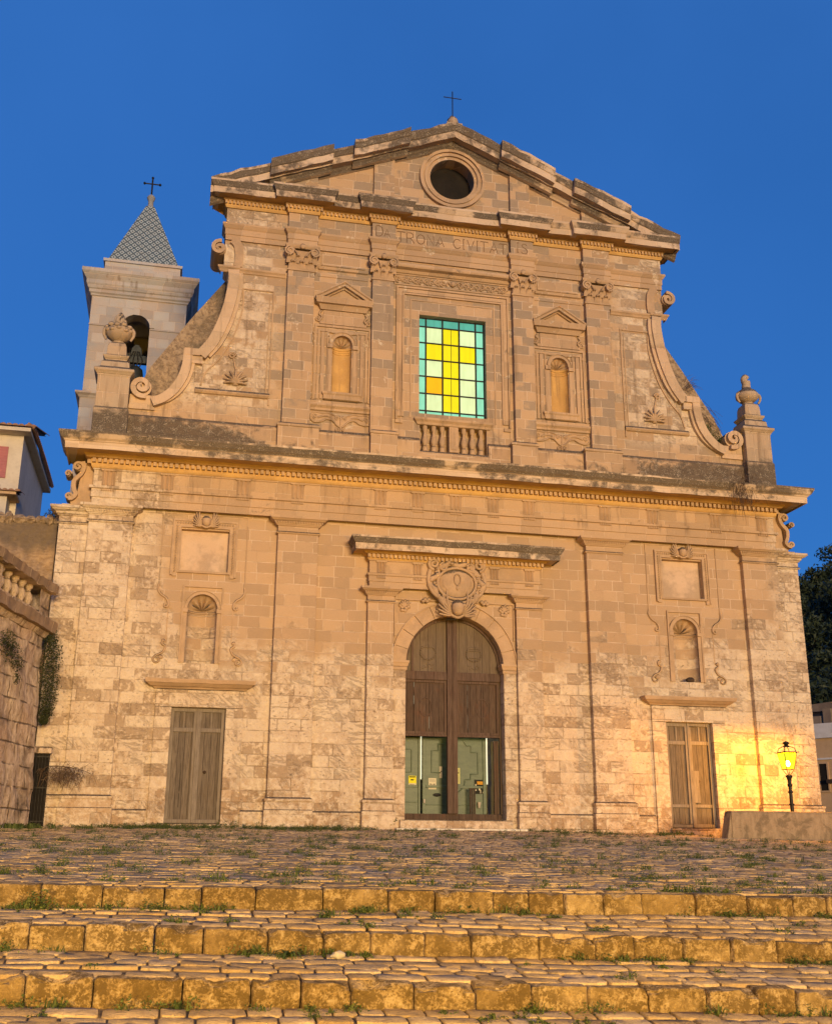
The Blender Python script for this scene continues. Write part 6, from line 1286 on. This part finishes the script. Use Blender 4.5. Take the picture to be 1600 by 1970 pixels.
# pebbles, notices and other small things
x7, y7 = -5.83, -19.36; q = MB(); q.ball((0, 0, .022), (.05, .034, .028), 14, 9, lambda d: 1+.22*math.sin(5*d[0]+3*d[2]+1)*math.cos(3*d[1]+2*d[2])); o = q.build('white_stone', M['white_stone'], None, smooth=60); o.location = (x7, y7, surf(x7, y7)); tag(o, 'small white stone lying on the tread below the middle step', 'stone')
q = MB(); q.ball((0, 0, .06), (.11, .08, .08), 12, 8, lambda d: 1+.2*math.sin(4*d[0]+3*d[1])); o = q.build('brown_stone', M['rust'], None, smooth=60); o.location = (6.63, .06, 3.603); tag(o, 'brown lump of stone lying in the right lower niche', 'stone')
def notice(x0, x1, z0, z1, mat, label, extra, y=YG-.004):
    e = empty('notice', label, 'notice', ((x0+x1)/2, y, (z0+z1)/2), 'notices on the inner green door'); w_, h_ = (x1-x0)/2, (z1-z0)/2; MB().box(-w_, w_, -.003, .003, -h_, h_).build('sheet', M[mat], e)
    for (a, b_, c_, d_, mt, kind) in extra:
        q = MB()
        if kind == 'o': q.prism(arc((a+b_)/2*w_, (c_+d_)/2*h_, (b_-a)/2*w_, 0, 345, 16), -.0035, -.006)
        else: q.box(a*w_, b_*w_, -.006, -.0032, c_*h_, d_*h_)
        q.build('print', M[mt], e)
lines = lambda z0, z1, n, mt='greyink', x=.8: [(-x, x*(.7 if i == n-1 else 1), ln(z0, z1, (i+.25)/n), ln(z0, z1, (i+.6)/n), mt, 'r') for i in range(n)]
notice(-1.05, -.85, .74, 1.03, 'yellowpaper', 'yellow warning notice with camera symbol on the left green door', [(-.8, .8, .72, .9, 'ink', 'r'), (-.95, .95, -.95, -.28, 'paper', 'r'), (-.45, .25, .18, .42, 'ink', 'r'), (.2, .5, .28, .36, 'ink', 'r')]+lines(-.9, -.4, 3))
notice(-.52, -.32, .70, .98, 'paper', 'cream notice with two black dots on the inner green door', [(-.68, -.32, -.2, .0, 'ink', 'o'), (.32, .68, -.2, .0, 'ink', 'o'), (-.12, .12, -.2, -.1, 'ink', 'r')]+lines(.3, .85, 3)+lines(-.85, -.4, 3))
notice(-.235, -.165, .99, 1.28, 'paper', 'narrow cream notice half hidden by the left side of the door post', [(-.1, .8, -.1, .35, 'ink', 'o')]+lines(-.9, -.4, 3))
notice(.165, .315, .85, 1.25, 'limepaper', 'tall pale lime notice beside the door post on the right', [(-.75, -.25, .30, .44, 'ink', 'r'), (.0, .7, .30, .44, 'ink', 'r')]+lines(.55, .9, 3)+lines(-.85, .1, 8))
notice(.70, .96, .60, .96, 'blackpaper', 'black poster with orange print on the right of the green door', [(-.45, .95, .58, .74, 'orangeink', 'r'), (-.4, .9, .34, .50, 'orangeink', 'r'), (-.8, -.6, .0, .4, 'paper', 'r'), (-.1, .2, -.5, .0, 'paper', 'r'), (.2, .35, -.9, -.4, 'paper', 'r'), (-.85, -.55, -.55, -.35, 'paper', 'r'), (.7, .9, -.9, -.7, 'paper', 'r')])
q = MB(); q.lathe((0, 0, 0), [(.032, 0), (.05, .15), (.046, .15), (.03, .01)], 14); o = q.build('paper_cup', M['white_stone'], None, smooth=40); o.location = (.81, YG-.055, .24); tag(o, 'white cup fixed to the lower right of the green door', 'cup')
q = MB()
for a in (0, .055, .11): q.box(.50+a, .535+a, YG-.30, YG-.26, .065, .70)
q.box(.485, .67, YG-.31, YG-.25, .70, .725); q.v = [(x-.55, y-YG+.28, z-.065) for x, y, z in q.v]; o = q.build('folded_stand', M['rust'], None); o.location = (.55, YG-.28, .065); tag(o, 'narrow brown folded stand in front of the green door', 'stand')
q = MB(); q.box(-.025, .025, -.02, .02, 0, .10); o = q.build('door_bolt', M['white_stone'], None, bevel=.008); o.location = (-.645, YG-.053, .35); tag(o, 'small white bolt box low on the green door edge', 'bolt')
